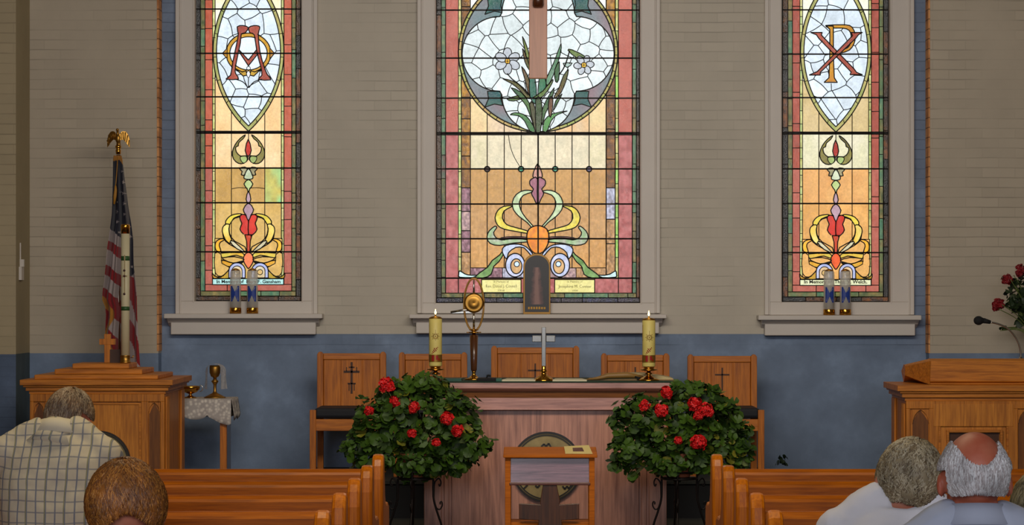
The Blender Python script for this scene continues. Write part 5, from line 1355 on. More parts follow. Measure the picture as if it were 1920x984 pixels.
for s in (-1, 1):
    mb = MB(); mb.tube([(cx + s * 0.5, d + 0.025, 4.54), (cx + s * 0.5, d + 0.025, 6.0)], 0.003, 6); mb.build('hanging_wire', M_iron, cf)
# wall switch box on the pier reveal
mb = MB(); dd = 18.49; xw = -XP
mb.box(xw, xw + 0.02, dd - 0.04, dd + 0.05, PZ(525, dd), PZ(500, dd)); mb.box(xw + 0.0, xw + 0.03, dd - 0.01, dd + 0.02, PZ(500, dd), PZ(486, dd)); mb.box(xw, xw + 0.008, dd - 0.006, dd + 0.006, PZ(487, dd), PZ(455, dd))
top_mesh(mb, 'switch_box', M_white, (xw, dd, PZ(525, dd)), 'small painted switch box on the edge of the brick pier', 'switch box', bevel=0.002)

# ---- flag
FD = 18.3
fl = thing('flag', (PX(222, FD), FD, PF), 'American flag on a pole topped by a brass eagle beside the pulpit', 'flag')
mb = MB(); mb.tube([(PX(222, FD), FD, PF + 0.03), (PX(222, FD), FD, PZ(290, FD))], 0.014, 12); mb.build('pole', M_dkwood, fl)
mb = MB(); mb.lathe([(0.15, 0), (0.15, 0.02), (0.06, 0.05), (0.03, 0.10), (0.02, 0.12)], (PX(222, FD), FD, PF), 26); mb.build('base', M_dbrass, fl)
E = lambda x, y, dy=0.0: P(160 + x / 3.786, 220 + y / 3.786, FD) + Vector((0, dy, 0))
mb = MB(); ex = E(234, 230)
mb.lathe([(0.017, 0), (0.019, 0.03), (0.014, 0.036), (0.020, 0.045), (0.021, 0.058), (0.013, 0.066), (0.006, 0.07)], tuple(E(234, 262)), 18)
mb.build('ferrule', M_brass, fl)
mb = MB()
mb.ell(E(233, 150), (0.020, 0.018, 0.034)); mb.tube([E(233, 135), E(230, 112), E(228, 92)], [0.014, 0.009, 0.008], 10); mb.ell(E(228, 88), (0.011, 0.012, 0.010), nu=10, nv=8)
mb.tube([E(226, 88), E(216, 90)], [0.006, 0.001], 6); mb.tube([E(236, 170), E(238, 190), E(238, 204)], [0.013, 0.012, 0.016], 8)
mb.tube([E(228, 170), E(226, 196)], [0.008, 0.006], 6)
def wing(s):
    f = lambda x, y, dy: E(233 + s * (x - 233), y, dy)
    up = [(240, 128), (255, 104), (268, 98), (285, 100), (302, 120), (312, 155), (313, 210)]
    lo = [(242, 165), (256, 160), (268, 158), (278, 168), (290, 180), (302, 200), (313, 212)]
    vs = []
    for (a, b_) in zip(up, lo):
        k = (a[0] - 240) / 73
        vs += [f(a[0], a[1], -0.01 + 0.02 * k), f(b_[0], b_[1], -0.012 + 0.02 * k), f(b_[0], b_[1], 0.0 + 0.02 * k), f(a[0], a[1], 0.004 + 0.02 * k)]
    fs = []
    for i in range(len(up) - 1):
        a = 4 * i; b_ = a + 4
        for j in range(4): fs.append((a + j, a + (j + 1) % 4, b_ + (j + 1) % 4, b_ + j))
    if s < 0: fs = [q[::-1] for q in fs]
    mb.add(vs, fs, 0, False)
    for i in range(1, 6):
        mb.tube([f(up[i][0], up[i][1] + 6, -0.014 + 0.003 * i), f(lo[i][0] + 2, lo[i][1], -0.012 + 0.003 * i)], [0.004, 0.002], 5)
wing(1); wing(-1)
mb.build('eagle_finial', M_dbrass, fl)
# cloth painted row by row
rows = [(292, 215, 230), (300, 214, 232), (340, 213.8, 236), (378, 213.6, 240), (400, 213, 243), (420, 211, 246), (450, 207, 250), (480, 203.5, 251), (500, 202, 252), (530, 198, 256), (548, 195, 258), (562, 194, 258.5), (575, 199, 259), (590, 200, 259.5), (610, 198.5, 260.5), (630, 197, 261.5), (655, 198, 263), (685, 200, 265)]
F2 = lambda pts: [(160 + x / 3.281, 420 + y / 3.281) for x, y in pts]
fy = np.arange(292, 700, 1.0); nu = 56
xl = np.interp(fy, [r_[0] for r_ in rows], [r_[1] for r_ in rows]); xr = np.interp(fy, [r_[0] for r_ in rows], [r_[2] for r_ in rows])
U = np.linspace(0, 1, nu)[None, :]
XX = xl[:, None] + (xr - xl)[:, None] * U; YY = np.repeat(fy[:, None], nu, 1)
col = np.zeros(XX.shape + (3,)); col[:] = lin((170, 158, 156))
navy, red, gold, wht = lin((20, 22, 44)), lin((140, 22, 30)), lin((176, 120, 36)), lin((172, 160, 158))
def fp(pts, c): col[Canvas.inside(pts, XX, YY)] = c
fp([(150, 200), (300, 200), (300, 540)] + F2([(305, 300), (285, 320), (262, 322), (262, 120), (218, 78), (168, 38)]), navy)
RED = [[(140, 95), (218, 142), (262, 160), (262, 235), (218, 212), (140, 150)], [(120, 235), (218, 312), (262, 340), (262, 430), (218, 385), (120, 300)],
       [(100, 375), (218, 470), (262, 500), (262, 640), (218, 612), (185, 570), (100, 440)], [(120, 500), (160, 520), (185, 560), (150, 640), (125, 700), (110, 560)], [(148, 640), (218, 720), (262, 800), (262, 900), (218, 860), (150, 720)],
       [(262, 310), (300, 330), (330, 480), (330, 610), (305, 560), (285, 470), (270, 440), (262, 420)], [(262, 550), (285, 590), (325, 690), (350, 790), (350, 880), (325, 850), (285, 720), (262, 680)]]
for pts in RED: fp(F2(pts), red)
fp(F2([(100, 430), (122, 450), (150, 490), (190, 540), (188, 580), (150, 640), (128, 690), (112, 690), (135, 620), (160, 575), (152, 545), (100, 490)]), gold)
fp(F2([(158, 745), (215, 800), (262, 860), (262, 890), (215, 835), (162, 772)]), gold)
fp([(213, 290), (233, 290), (236, 318), (232, 308), (226, 300), (213, 303)], gold)
for (sx, sy, sr) in ((231, 322, 2.6), (233.5, 342.5, 4), (233.8, 363, 4.4), (235.5, 382.5, 4.4), (220.5, 397, 4.0), (236, 402, 4), (223, 416, 4.2), (221, 379, 2.4), (242, 425, 3.6), (245, 444, 3.4), (242.5, 464, 3), (228, 436, 3.5), (228.5, 360, 2.0), (248, 500, 3)):
    pts = [(sx + (sr if i % 2 == 0 else sr * 0.42) * math.sin(math.pi * i / 5 + 0.3), sy - (sr if i % 2 == 0 else sr * 0.42) * math.cos(math.pi * i / 5 + 0.3)) for i in range(10)]
    fp(pts, wht)
dep = 0.035 * np.sin(U * 15 + YY * 0.012) + 0.02 * np.sin(U * 31 + 1 + YY * 0.02)
dep = dep * np.clip((YY - 285) / 80, 0.2, 1) - 0.05
Xw = (XX - VX) * FD / F - origin_of(fl)[0]; Zw = EYE - (YY - VY) * FD / F - origin_of(fl)[2]; Yw = dep
h = len(fy); idx = np.arange(h * nu).reshape(h, nu)
q = np.stack([idx[:-1, :-1], idx[1:, :-1], idx[1:, 1:], idx[:-1, 1:]], -1).reshape(-1, 4)
me = bpy.data.meshes.new('flag_cloth'); me.from_pydata(np.stack([Xw, Yw, Zw], -1).reshape(-1, 3).tolist(), [], q.tolist())
me.polygons.foreach_set('use_smooth', [True] * len(q))
ca = me.color_attributes.new('cloth_colour', 'FLOAT_COLOR', 'POINT'); ca.data.foreach_set('color', np.concatenate([col.reshape(-1, 3), np.ones((h * nu, 1))], 1).astype(np.float32).ravel())
me.materials.append(attrmat('flag_cloth')); me.update()
fc = bpy.data.objects.new('flag_cloth', me); COL.objects.link(fc); fc.parent = fl; ORIG[fc.name] = origin_of(fl)
sd = fc.modifiers.new('thickness', 'SOLIDIFY'); sd.thickness = 0.002
mb = MB(); c1 = [E(246, 288, -0.1), E(243, 380, -0.115), E(236, 470, -0.115), E(232, 500, -0.115)]; mb.tube(c1, 0.003, 6)
mb.tube([E(234, 490, -0.117), E(234, 520, -0.117), E(230, 560, -0.117), E(224, 620, -0.117)], [0.006, 0.010, 0.012, 0.006], 8); mb.build('gold_cord', plain('gold_cord', (176, 124, 40), 0.6), fl)
# ---- tall candle and small wooden cross on the stepped stand
d = 17.4; k = d / F; x = PX(235, d); zb = ztier
pc = thing('tall_candle', (x, d, zb), 'tall ivory candle with green bands and brass ends standing in front of the flag', 'candle')
r = 8 * k; ztp = PZ(421, d); H = ztp - zb
yz = lambda y: PZ(y, d) - zb
mb = MB(); mb.lathe([(r, 0.01), (r, H - 0.01)], (x, d, zb), 28); mb.build('wax', M_ivory, pc)
mb = MB(); mb.lathe([(r * 1.25, 0), (r * 1.3, 0.008), (r * 1.12, 0.012), (r * 1.1, 0.045), (r * 1.18, 0.05), (r * 1.0, 0.052)], (x, d, zb), 28)
mb.tube([(x + r * 1.2, d, zb + 0.036), (x + r * 1.75, d - 0.0, zb + 0.036), (x + r * 1.9, d, zb + 0.05)], [0.003, 0.003, 0.006], 8); mb.build('brass_socket', M_dbrass, pc)
mb = MB(); mb.lathe([(r * 1.04, yz(438)), (r * 1.05, H - 0.008), (r * 1.0, H), (r * 0.5, H + 0.003), (0, H + 0.003)], (x, d, zb), 28); mb.build('brass_cap', M_brass, pc)
for yb, yt in ((488.5, 480), (582, 574.5)):
    mb = MB(); mb.lathe([(r * 1.012, yz(yb)), (r * 1.012, yz(yt))], (x, d, zb), 28); mb.build('green_band', M_greenorn, pc)
mb = MB()
mb.box(x - 0.0035, x + 0.0035, d - r - 0.002, d - r + 0.001, zb + yz(551), zb + yz(478)); mb.box(x - 0.016, x + 0.016, d - r - 0.001, d - r + 0.004, zb + yz(519), zb + yz(516))
q = [(x + 0.018 * math.cos(a), d - r - 0.0005 + 0.012 * abs(math.cos(a)), zb + yz(517) + 0.02 * math.sin(a)) for a in [2 * math.pi * i / 20 for i in range(21)]]; mb.tube(q, 0.0016, 5)
mb.build('cross_ornament', plain('silver_gilt', (150, 130, 90), 0.4, 0.5), pc)
mb = MB()
for yy in (507, 517.5, 551): mb.ell((x - 0.002, d - r - 0.001, zb + yz(yy)), (0.008, 0.004, 0.008), nu=10, nv=6)
mb.build('wax_grain', plain('dark_red_wax', (60, 16, 20), 0.4), pc)
for txt, yy in (('A', 499), ('\u03a9', 560)):
    pass
d2 = 17.5; x2 = PX(202, d2)
wc = thing('wooden_cross', (x2, d2, ztier), 'small plain wooden cross standing behind the tall ivory candle', 'cross')
mb = MB(); hw = 6 * d2 / F; mb.box(x2 - hw, x2 + hw, d2 - 0.015, d2 + 0.015, ztier, PZ(626, d2)); mb.build('upright', M_beam, wc, bevel=0.002)
mb = MB(); mb.box(x2 - 15 * d2 / F, x2 + 15 * d2 / F, d2 - 0.017, d2 + 0.013, PZ(646, d2), PZ(635, d2)); mb.build('crossbar', M_beam, wc, bevel=0.002)
mb = MB(); c5 = [(PX(a, 17.45), 17.45 + b_, ztier + 0.0) for a, b_ in ((206, 0), (222, 0.02))]
mb.box(PX(207, 17.5), PX(225, 17.5), 17.48, 17.5, ztier, PZ(655, 17.5)); top_mesh(mb, 'booklet', plain('dark_red_booklet', (70, 44, 30), 0.6), (PX(216, 17.5), 17.49, ztier), 'narrow dark booklet standing between the wooden cross and tall candle', 'booklet')

# ================================================================ PLANTS
def leafmat(name, a, b_, c_):
    m, nt, b = newmat(name)
    gi = nt.nodes.new('ShaderNodeNewGeometry')
    r = ramp(nt, gi.outputs['Random Per Island'], [(0.0, lin(a)), (0.5, lin(b_)), (0.93, lin(b_)), (1.0, lin(c_))])
    L(nt, r.outputs[0], b.inputs['Base Color']); b.inputs['Roughness'].default_value = 0.55; b.inputs['Specular IOR Level'].default_value = 0.35
    return m
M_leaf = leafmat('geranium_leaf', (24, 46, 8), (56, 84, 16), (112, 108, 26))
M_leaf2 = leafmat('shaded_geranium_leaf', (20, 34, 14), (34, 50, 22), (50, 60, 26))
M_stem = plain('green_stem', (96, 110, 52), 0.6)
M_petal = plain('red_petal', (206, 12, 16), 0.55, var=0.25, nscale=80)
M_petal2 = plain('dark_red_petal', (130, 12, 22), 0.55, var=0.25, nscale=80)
M_pot = plain('terracotta', (150, 84, 54), 0.8)
M_potg = plain('green_pot', (20, 40, 30), 0.6)
def leaf(mb, p, nrm, r, rs, mat=0):
    nrm = nrm.normalized(); u = nrm.orthogonal().normalized(); a0 = rs.random() * 6.28
    u = Matrix.Rotation(a0, 3, nrm) @ u; w = nrm.cross(u)
    vs = [p - nrm * r * 0.18]; n = 18; cup = rs.uniform(0.02, 0.28)
    for k in range(n):
        t = 0.30 + (2 * math.pi - 0.60) * k / (n - 1)
        rr = r * (0.86 + 0.16 * abs(math.sin(t * 3.5)))
        vs.append(p + u * (rr * math.cos(t)) + w * (rr * math.sin(t)) + nrm * (r * cup * (0.5 + 0.5 * math.sin(t * 3.5 + 1))))
    mb.add(vs, [(0, k, k + 1) for k in range(1, n)], mat, True)
def flower(mb, c, r, rs):
    mb.ell(c, (r * 0.7,) * 3, 0, 10, 8)
    for i in range(46):
        z = rs.uniform(-0.7, 1); a = rs.uniform(0, 6.28); q = math.sqrt(1 - z * z); n = Vector((q * math.cos(a), q * math.sin(a), z))
        p = Vector(c) + n * r * rs.uniform(0.75, 1.0); m = (n + Vector((rs.uniform(-.5, .5), rs.uniform(-.5, .5), rs.uniform(-.5, .5)))).normalized()
        u = m.orthogonal().normalized(); u = Matrix.Rotation(rs.random() * 6.28, 3, m) @ u; w = m.cross(u); s = r * rs.uniform(0.32, 0.48)
        vs = [p] + [p + u * s * math.cos(t) * (0.7 if k % 2 else 1) + w * s * math.sin(t) * (0.7 if k % 2 else 1) + m * s * 0.2 * (k % 2) for k, t in enumerate([2 * math.pi * k / 10 for k in range(10)])]
        mb.add(vs, [(0, k, k % 10 + 1) for k in range(1, 11)], 0, False)
def plant(name, px, d, zbase, label, blobs, flowers, nleaf, seed, leafr, mats, pot, potr, group, depth=0.85):
    rs = random.Random(seed); k = d / F; x0 = PX(px, d)
    t = thing(name, (x0, d, zbase), label, 'plant', group)
    mb = MB(); tot = sum(b[2] * b[3] for b in blobs)
    zc0 = zbase + potr * 0.9
    for (bx, by, rx, ry) in blobs:
        n = int(nleaf * rx * ry / tot); c = P(bx, by, d); R3 = Vector((rx * k, max(min(rx, ry) * k * depth, 0.15 if rx > 30 else 0.05), ry * k))
        for i in range(n):
            z = rs.uniform(-1, 1); a = rs.uniform(0, 6.28); q = math.sqrt(1 - z * z); n_ = Vector((q * math.cos(a), q * math.sin(a), z))
            rad = rs.uniform(0.45, 1.0) ** 0.5 * (rs.uniform(1.05, 1.28) if rs.random() < 0.10 else 1)
            p = c + Vector((n_.x * R3.x, n_.y * R3.y, n_.z * R3.z)) * rad
            nn = (n_ * 0.7 + Vector((0, -0.35, 0.65)) + Vector((rs.uniform(-.7, .7), rs.uniform(-.7, .7), rs.uniform(-.5, .5))))
            leaf(mb, p, nn, leafr * rs.uniform(0.65, 1.25), rs)
    mb.build('foliage', mats[0], t)
    mb = MB(); ctr = Vector((x0, d, zbase + potr))
    for (bx, by, rx, ry) in blobs:
        for i in range(5):
            a = P(bx + rs.uniform(-.7, .7) * rx, by + rs.uniform(-.8, .8) * ry, d) + Vector((0, rs.uniform(-.5, .5) * rx * k, 0))
            m = (ctr + a) / 2 + Vector((0, 0, 0.06)); mb.tube(smooth_closed([tuple(ctr), tuple(m), tuple(a)], 4, False), 0.0028, 5)
    for (bx, by, r) in flowers:
        a = P(bx, by, d) + Vector((0, -0.14, 0)); m = (ctr + a) / 2 + Vector((0, 0, 0.05)); mb.tube(smooth_closed([tuple(ctr), tuple(m), tuple(a)], 4, False), 0.003, 5)
    mb.build('stem', M_stem, t)
    for (bx, by, r) in flowers:
        dd_ = d - 0.24 * depth * (1 if by > 760 else 0.6); mb = MB(); rr = r * 1.12 * dd_ / F; flower(mb, tuple(P(bx, by, dd_)), rr, rs)
        if r >= 9: flower(mb, tuple(P(bx + rs.uniform(-5, 5), by + rs.uniform(3, 7), dd_)), rr * 0.7, rs)
        mb.build('flower_head', mats[1], t)
    mb = MB(); mb.lathe([(potr * 0.62, 0), (potr * 0.66, 0.004), (potr * 0.95, potr * 1.25), (potr * 1.02, potr * 1.25), (potr * 1.04, potr * 1.5), (potr * 0.96, potr * 1.5), (potr * 0.93, potr * 1.3), (0, potr * 1.3)], (x0, d, zbase), 28); mb.build('pot', pot, t)
    return t
PDp = 15.75
def plant_stand(px, ytop, seed_side, label, d=PDp):
    x0 = PX(px, d); k = d / F; t = thing('plant_stand', (x0, d, PF), label, 'plant stand', 'wrought iron plant stands before the altar')
    zt = PZ(ytop, d); R0 = 0.105
    zz = lambda y: PZ(y, d)
    prof = [(0.108, zt), (0.106, zz(913)), (0.110, zz(937)), (0.132, zz(962)), (0.155, zz(984)), (0.160, zz(1003)), (0.150, PF + 0.012), (0.175, PF + 0.006)]
    sc1 = [(0.110, zz(935)), (0.112, zz(912)), (0.120, zz(902)), (0.140, zz(897)), (0.152, zz(903)), (0.150, zz(910)), (0.143, zz(911)), (0.140, zz(907))]
    sc2 = [(0.116, zz(943)), (0.128, zz(953)), (0.146, zz(955)), (0.160, zz(948)), (0.157, zz(941)), (0.148, zz(942)), (0.149, zz(946))]
    for a in (8, 98, 172, 262):
        ca, sa = math.cos(R(a)), math.sin(R(a)); mb = MB()
        f = lambda q: [(x0 + r * ca, d + r * sa, z) for r, z in q]
        mb.tube(smooth_closed(f(prof), 4, False), 0.0065, 8); mb.tube(smooth_closed(f(sc1), 4, False), 0.0045, 7); mb.tube(smooth_closed(f(sc2), 4, False), 0.0045, 7)
        mb.build('leg', M_iron, t)
    for zr, rr in ((zt, 0.110), (zz(897), 0.107)):
        mb = MB(); mb.tube([(x0 + rr * math.cos(a), d + rr * math.sin(a), zr) for a in [2 * math.pi * i / 32 for i in range(33)]], 0.005, 8)
        mb.build('hoop', M_iron, t)
    mb = MB(); mb.lathe([(0.0, 0), (0.10, 0.0), (0.10, 0.004), (0.0, 0.004)], (x0, d, zz(897) + 0.006), 24); mb.build('tray', M_iron, t)
    return zz(897) + 0.0102
z1 = plant_stand(779, 883, 1, 'wrought iron scroll stand under the geranium beside the monstrance')
z2 = plant_stand(1274, 884, -1, 'wrought iron scroll stand under the geranium by the open book')
plant('potted_geranium', 779, PDp, z1, 'bushy red geranium before the altar end with the monstrance',
      [(790, 785, 92, 74), (715, 800, 58, 58), (855, 790, 48, 58), (700, 850, 48, 34), (662, 835, 24, 22), (812, 862, 66, 34), (768, 880, 24, 20), (878, 835, 42, 34), (922, 832, 9, 9), (800, 722, 44, 24), (648, 842, 12, 12), (862, 868, 26, 24), (765, 893, 12, 14), (740, 745, 40, 34), (776, 868, 50, 24), (805, 888, 22, 12)],
      [(725, 722, 13), (741, 753, 10), (692, 770, 8), (777, 763, 9), (838, 784, 11), (858, 806, 10), (772, 812, 8), (818, 830, 7)], 1500, 3, 0.031, (M_leaf, M_petal), M_pot, 0.095, 'red geraniums on iron stands')
plant('potted_geranium', 1274, PDp, z2, 'bushy red geranium before the altar end with the open book',
      [(1275, 800, 88, 68), (1200, 785, 50, 46), (1338, 800, 52, 62), (1180, 840, 38, 36), (1385, 845, 26, 38), (1300, 733, 48, 18), (1270, 860, 70, 28), (1155, 790, 18, 14), (1153, 870, 12, 10), (1340, 868, 40, 20), (1188, 885, 14, 12), (1395, 805, 16, 16), (1270, 722, 10, 8), (1345, 735, 10, 8), (1268, 872, 52, 16)],
      [(1250, 735, 10), (1209, 760, 9), (1241, 769, 11), (1303, 756, 12), (1324, 770, 13), (1309, 780, 8), (1309, 829, 13), (1272, 826, 7)], 1400, 7, 0.031, (M_leaf, M_petal), M_pot, 0.095, 'red geraniums on iron stands')
# geranium on a tall pedestal beyond the lectern
d = 18.25; zped = 1.22
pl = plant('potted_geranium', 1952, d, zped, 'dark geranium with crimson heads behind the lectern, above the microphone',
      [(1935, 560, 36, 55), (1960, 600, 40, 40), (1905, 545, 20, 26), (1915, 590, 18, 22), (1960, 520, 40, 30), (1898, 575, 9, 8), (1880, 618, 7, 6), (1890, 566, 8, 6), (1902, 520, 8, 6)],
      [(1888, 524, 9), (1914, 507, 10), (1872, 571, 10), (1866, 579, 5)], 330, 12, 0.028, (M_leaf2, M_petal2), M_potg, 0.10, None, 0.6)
xp = PX(1952, d)
ps = thing('plant_pedestal', (xp, d, PF), 'slim dark pedestal beyond the lectern carrying the crimson geranium', 'pedestal')
mb = MB(); mb.lathe([(0.14, 0), (0.14, 0.03), (0.05, 0.06), (0.035, 0.2), (0.035, 0.8), (0.06, zped - PF - 0.05)], (xp, d, PF), 22); mb.build('column', M_dkwood, ps)
mb = MB(); mb.lathe([(0.06, 0), (0.15, 0.02), (0.15, 0.045), (0, 0.045)], (xp, d, zped - 0.0455), 22); mb.build('top_plate', M_dkwood, ps)
# tiny plant on the dais end by the wall
d = 18.5
mb = MB(); rs = random.Random(9)
x0 = PX(1466, d)
t = thing('small_plant', (x0, d, PF), 'tiny dark sprig in a slim vase by the blue wall, above the pew rail', 'plant')
mb.lathe([(0.045, 0), (0.05, 0.02), (0.03, 0.12), (0.022, 0.22), (0.028, 0.25), (0.0, 0.25)], (x0, d, PF), 16); mb.build('vase', M_potg, t)
mb = MB()
for i in range(26): a = rs.random() * 6.28; leaf(mb, Vector((x0 + 0.045 * math.cos(a) * rs.random(), d + 0.04 * math.sin(a), DF + 0.05 + rs.random() * 0.06)), Vector((math.cos(a), math.sin(a), 0.6)), 0.014, rs)
mb.build('foliage', M_leaf2, t)

# ================================================================ PEOPLE
VOX = 0.0075
TEX = bpy.data.textures.new('cloth_folds', 'CLOUDS'); TEX.noise_scale = 0.11; TEX.noise_depth = 2
def remesh(o, vox, sm=4, disp=0.0):
    m = o.modifiers.new('join', 'REMESH'); m.mode = 'VOXEL'; m.voxel_size = vox; m.use_smooth_shade = True
    s = o.modifiers.new('relax', 'SMOOTH'); s.iterations = sm; s.factor = 0.5
    if disp:
        dm = o.modifiers.new('folds', 'DISPLACE'); dm.texture = TEX; dm.strength = disp; dm.mid_level = 0.5; dm.texture_coords = 'LOCAL'
def skinmat(name, rgb):
    m, nt, b = newmat(name)
    f = noise(nt, mapping(nt), 22, 4); r = ramp(nt, f, [(0.35, lin(rgb)), (0.68, lin((min(255, rgb[0] * 0.96), rgb[1] * 0.84, rgb[2] * 0.80)))])
    L(nt, r.outputs[0], b.inputs['Base Color']); b.inputs['Roughness'].default_value = 0.5; b.inputs['Subsurface Weight'].default_value = 0.1; b.inputs['Subsurface Radius'].default_value = (0.01, 0.004, 0.002)
    return m
def hairmat(name, rgb):
    m, nt, b = newmat(name)
    f = noise(nt, mapping(nt), 16, 3); c = lin(rgb)
    r = ramp(nt, f, [(0.3, tuple(v * 0.55 for v in c)), (0.7, tuple(min(1, v * 1.15) for v in c))]); L(nt, r.outputs[0], b.inputs['Base Color'])
    b.inputs['Roughness'].default_value = 0.5; bump(nt, b, noise(nt, mapping(nt, (1, 1, 0.3)), 220, 2), 0.4, 0.002)
    return m
SK = (Vector((0, -0.012, 0.022)), Vector((0.077, 0.098, 0.098)))      # skull centre, radii
def head_prims(mb, M):
    st = mb.mark()
    mb.ell(SK[0], tuple(SK[1]), 0, 22, 16)
    mb.ell((0, 0.022, -0.048), (0.056, 0.070, 0.070), 0, 18, 12)
    mb.ell((0, 0.058, -0.098), (0.030, 0.028, 0.022), 0, 12, 8)
    mb.ell((0, 0.096, -0.022), (0.013, 0.018, 0.024), 0, 10, 8); mb.ell((0, 0.104, -0.034), (0.016, 0.014, 0.011), 0, 10, 8)
    mb.ell((0, 0.084, 0.018), (0.050, 0.014, 0.012), 0, 12, 8)
    mb.ell((0, 0.087, -0.062), (0.024, 0.011, 0.007), 0, 10, 6); mb.ell((0, 0.085, -0.074), (0.020, 0.011, 0.008), 0, 10, 6)
    for s in (-1, 1):
        mb.ell((s * 0.030, 0.082, 0.0), (0.014, 0.010, 0.009), 0, 10, 8)
        Me = Matrix.Rotation(R(s * 22), 4, 'Z') @ Matrix.Rotation(R(-8), 4, 'X')
        mb.ell((s * 0.084, -0.008, -0.012), (0.011, 0.020, 0.033), 0, 12, 10, Me)
        mb.ell((s * 0.040, 0.050, -0.040), (0.022, 0.030, 0.030), 0, 10, 8)
    mb.xf(st, M)
def hand_prims(mb, w, dirv, s):
    """palm and five fingers resting from wrist w along dirv; s = -1 / 1 side"""
    dv = Vector(dirv).normalized(); side = dv.cross(Vector((0, 0, 1))).normalized(); w = Vector(w)
    for j in range(4):
        off = side * (-0.027 + 0.018 * j); st = w + dv * 0.035 + off * 0.6; kn = w + dv * 0.088 + off; L_ = (0.062, 0.074, 0.070, 0.055)[j if s > 0 else 3 - j]
        mb.tube([st, kn], [0.012, 0.010], 8)
        mb.tube([kn, kn + dv * L_ * 0.5 + Vector((0, 0, -0.004)), kn + dv * L_ * 0.85 + Vector((0, 0, -0.016)), kn + dv * L_ + Vector((0, 0, -0.026))], [0.0095, 0.009, 0.008, 0.006], 8)
    mb.ell(w + dv * 0.045, (0.034, 0.040, 0.015), 0, 14, 8, None)
    b_ = w + dv * 0.03 - side * 0.024 * s; mb.tube([b_, b_ + dv * 0.03 - side * 0.022 * s, b_ + dv * 0.058 - side * 0.026 * s + Vector((0, 0, -0.008))], [0.012, 0.0105, 0.008], 8)
def body_prims(mb, hip, sho, neck, hc, legs, e, sw=1.0, skin=True, arms=None, part='all'):
    """hip, shoulder, neck, head points; e inflates for clothing"""
    hip, sho, neck, hc = map(Vector, (hip, sho, neck, hc))
    ax = sho - hip
    if part in ('all', 'top'):
        prof = [(-0.12, .150, .115), (0.0, .168, .125), (0.18, .160, .115), (0.40, .160, .115), (0.62, .178, .122), (0.80, .186, .118), (0.92, .180, .105), (1.0, .150, .088), (1.06, .105, .072)]
        mb.loft([(hip.x + ax.x * t, hip.y + ax.y * t, hip.z + ax.z * t, rx * sw + e, ry + e) for t, rx, ry in prof], 30, 0, 2.3)
        top = hip + ax * 1.0
        for s in (-1, 1):
            sp = hip + ax * 0.925 + Vector((s * 0.168 * sw, 0, 0)); mb.ell(sp, (0.062 + e, 0.062 + e, 0.060 + e))
            mb.tube([hip + ax * 1.10 + Vector((s * 0.035, 0, 0)), hip + ax * 1.045 + Vector((s * 0.09 * sw, 0, 0)), sp + Vector((0, 0, 0.012))], [0.045 + e, 0.050 + e, 0.048 + e], 12)
            el, wr = arms[0 if s < 0 else 1]
            el = Vector(el); wr = Vector(wr)
            mb.tube([sp, sp.lerp(el, 0.5), el], [0.056 + e, 0.050 + e, 0.040 + e], 14); mb.ell(el, (0.041 + e,) * 3, 0, 12, 8)
            if skin:
                mb.tube([el, el.lerp(wr, 0.4), wr], [0.040 + e, 0.038 + e, 0.025 + e], 12); hand_prims(mb, wr, (wr - el), s)
            else:
                mb.tube([el, el.lerp(wr, 0.4), el.lerp(wr, 0.93)], [0.041 + e, 0.042 + e, 0.034 + e], 12)
    if skin:
        mb.tube([hip + ax * 0.95, neck, neck.lerp(hc, 0.55)], [0.075, 0.058, 0.054], 18)
    if part in ('all', 'legs'):
        if part == 'legs': mb.loft([(hip.x + ax.x * t, hip.y + ax.y * t, hip.z + ax.z * t, rx + e, ry + e) for t, rx, ry in [(-0.13, .150, .115), (0, .168, .125), (0.12, .162, .118)]], 30, 0, 2.3)
        for s, (kn, an, toe) in zip((-1, 1), legs):
            hp = hip + Vector((s * 0.085, 0.02, -0.02)); kn, an, toe = map(Vector, (kn, an, toe))
            mb.tube([hp, hp.lerp(kn, 0.5), kn], [0.085 + e, 0.074 + e, 0.054 + e], 16); mb.ell(kn, (0.056 + e,) * 3, 0, 12, 8)
            mb.tube([kn, kn.lerp(an, 0.35), an], [0.052 + e, 0.054 + e, 0.036 + e], 14)
            if skin: mb.ell(an, (0.037,) * 3, 0, 10, 8); mb.tube([an, an.lerp(toe, 0.5), toe], [0.038, 0.036, 0.026], 10)
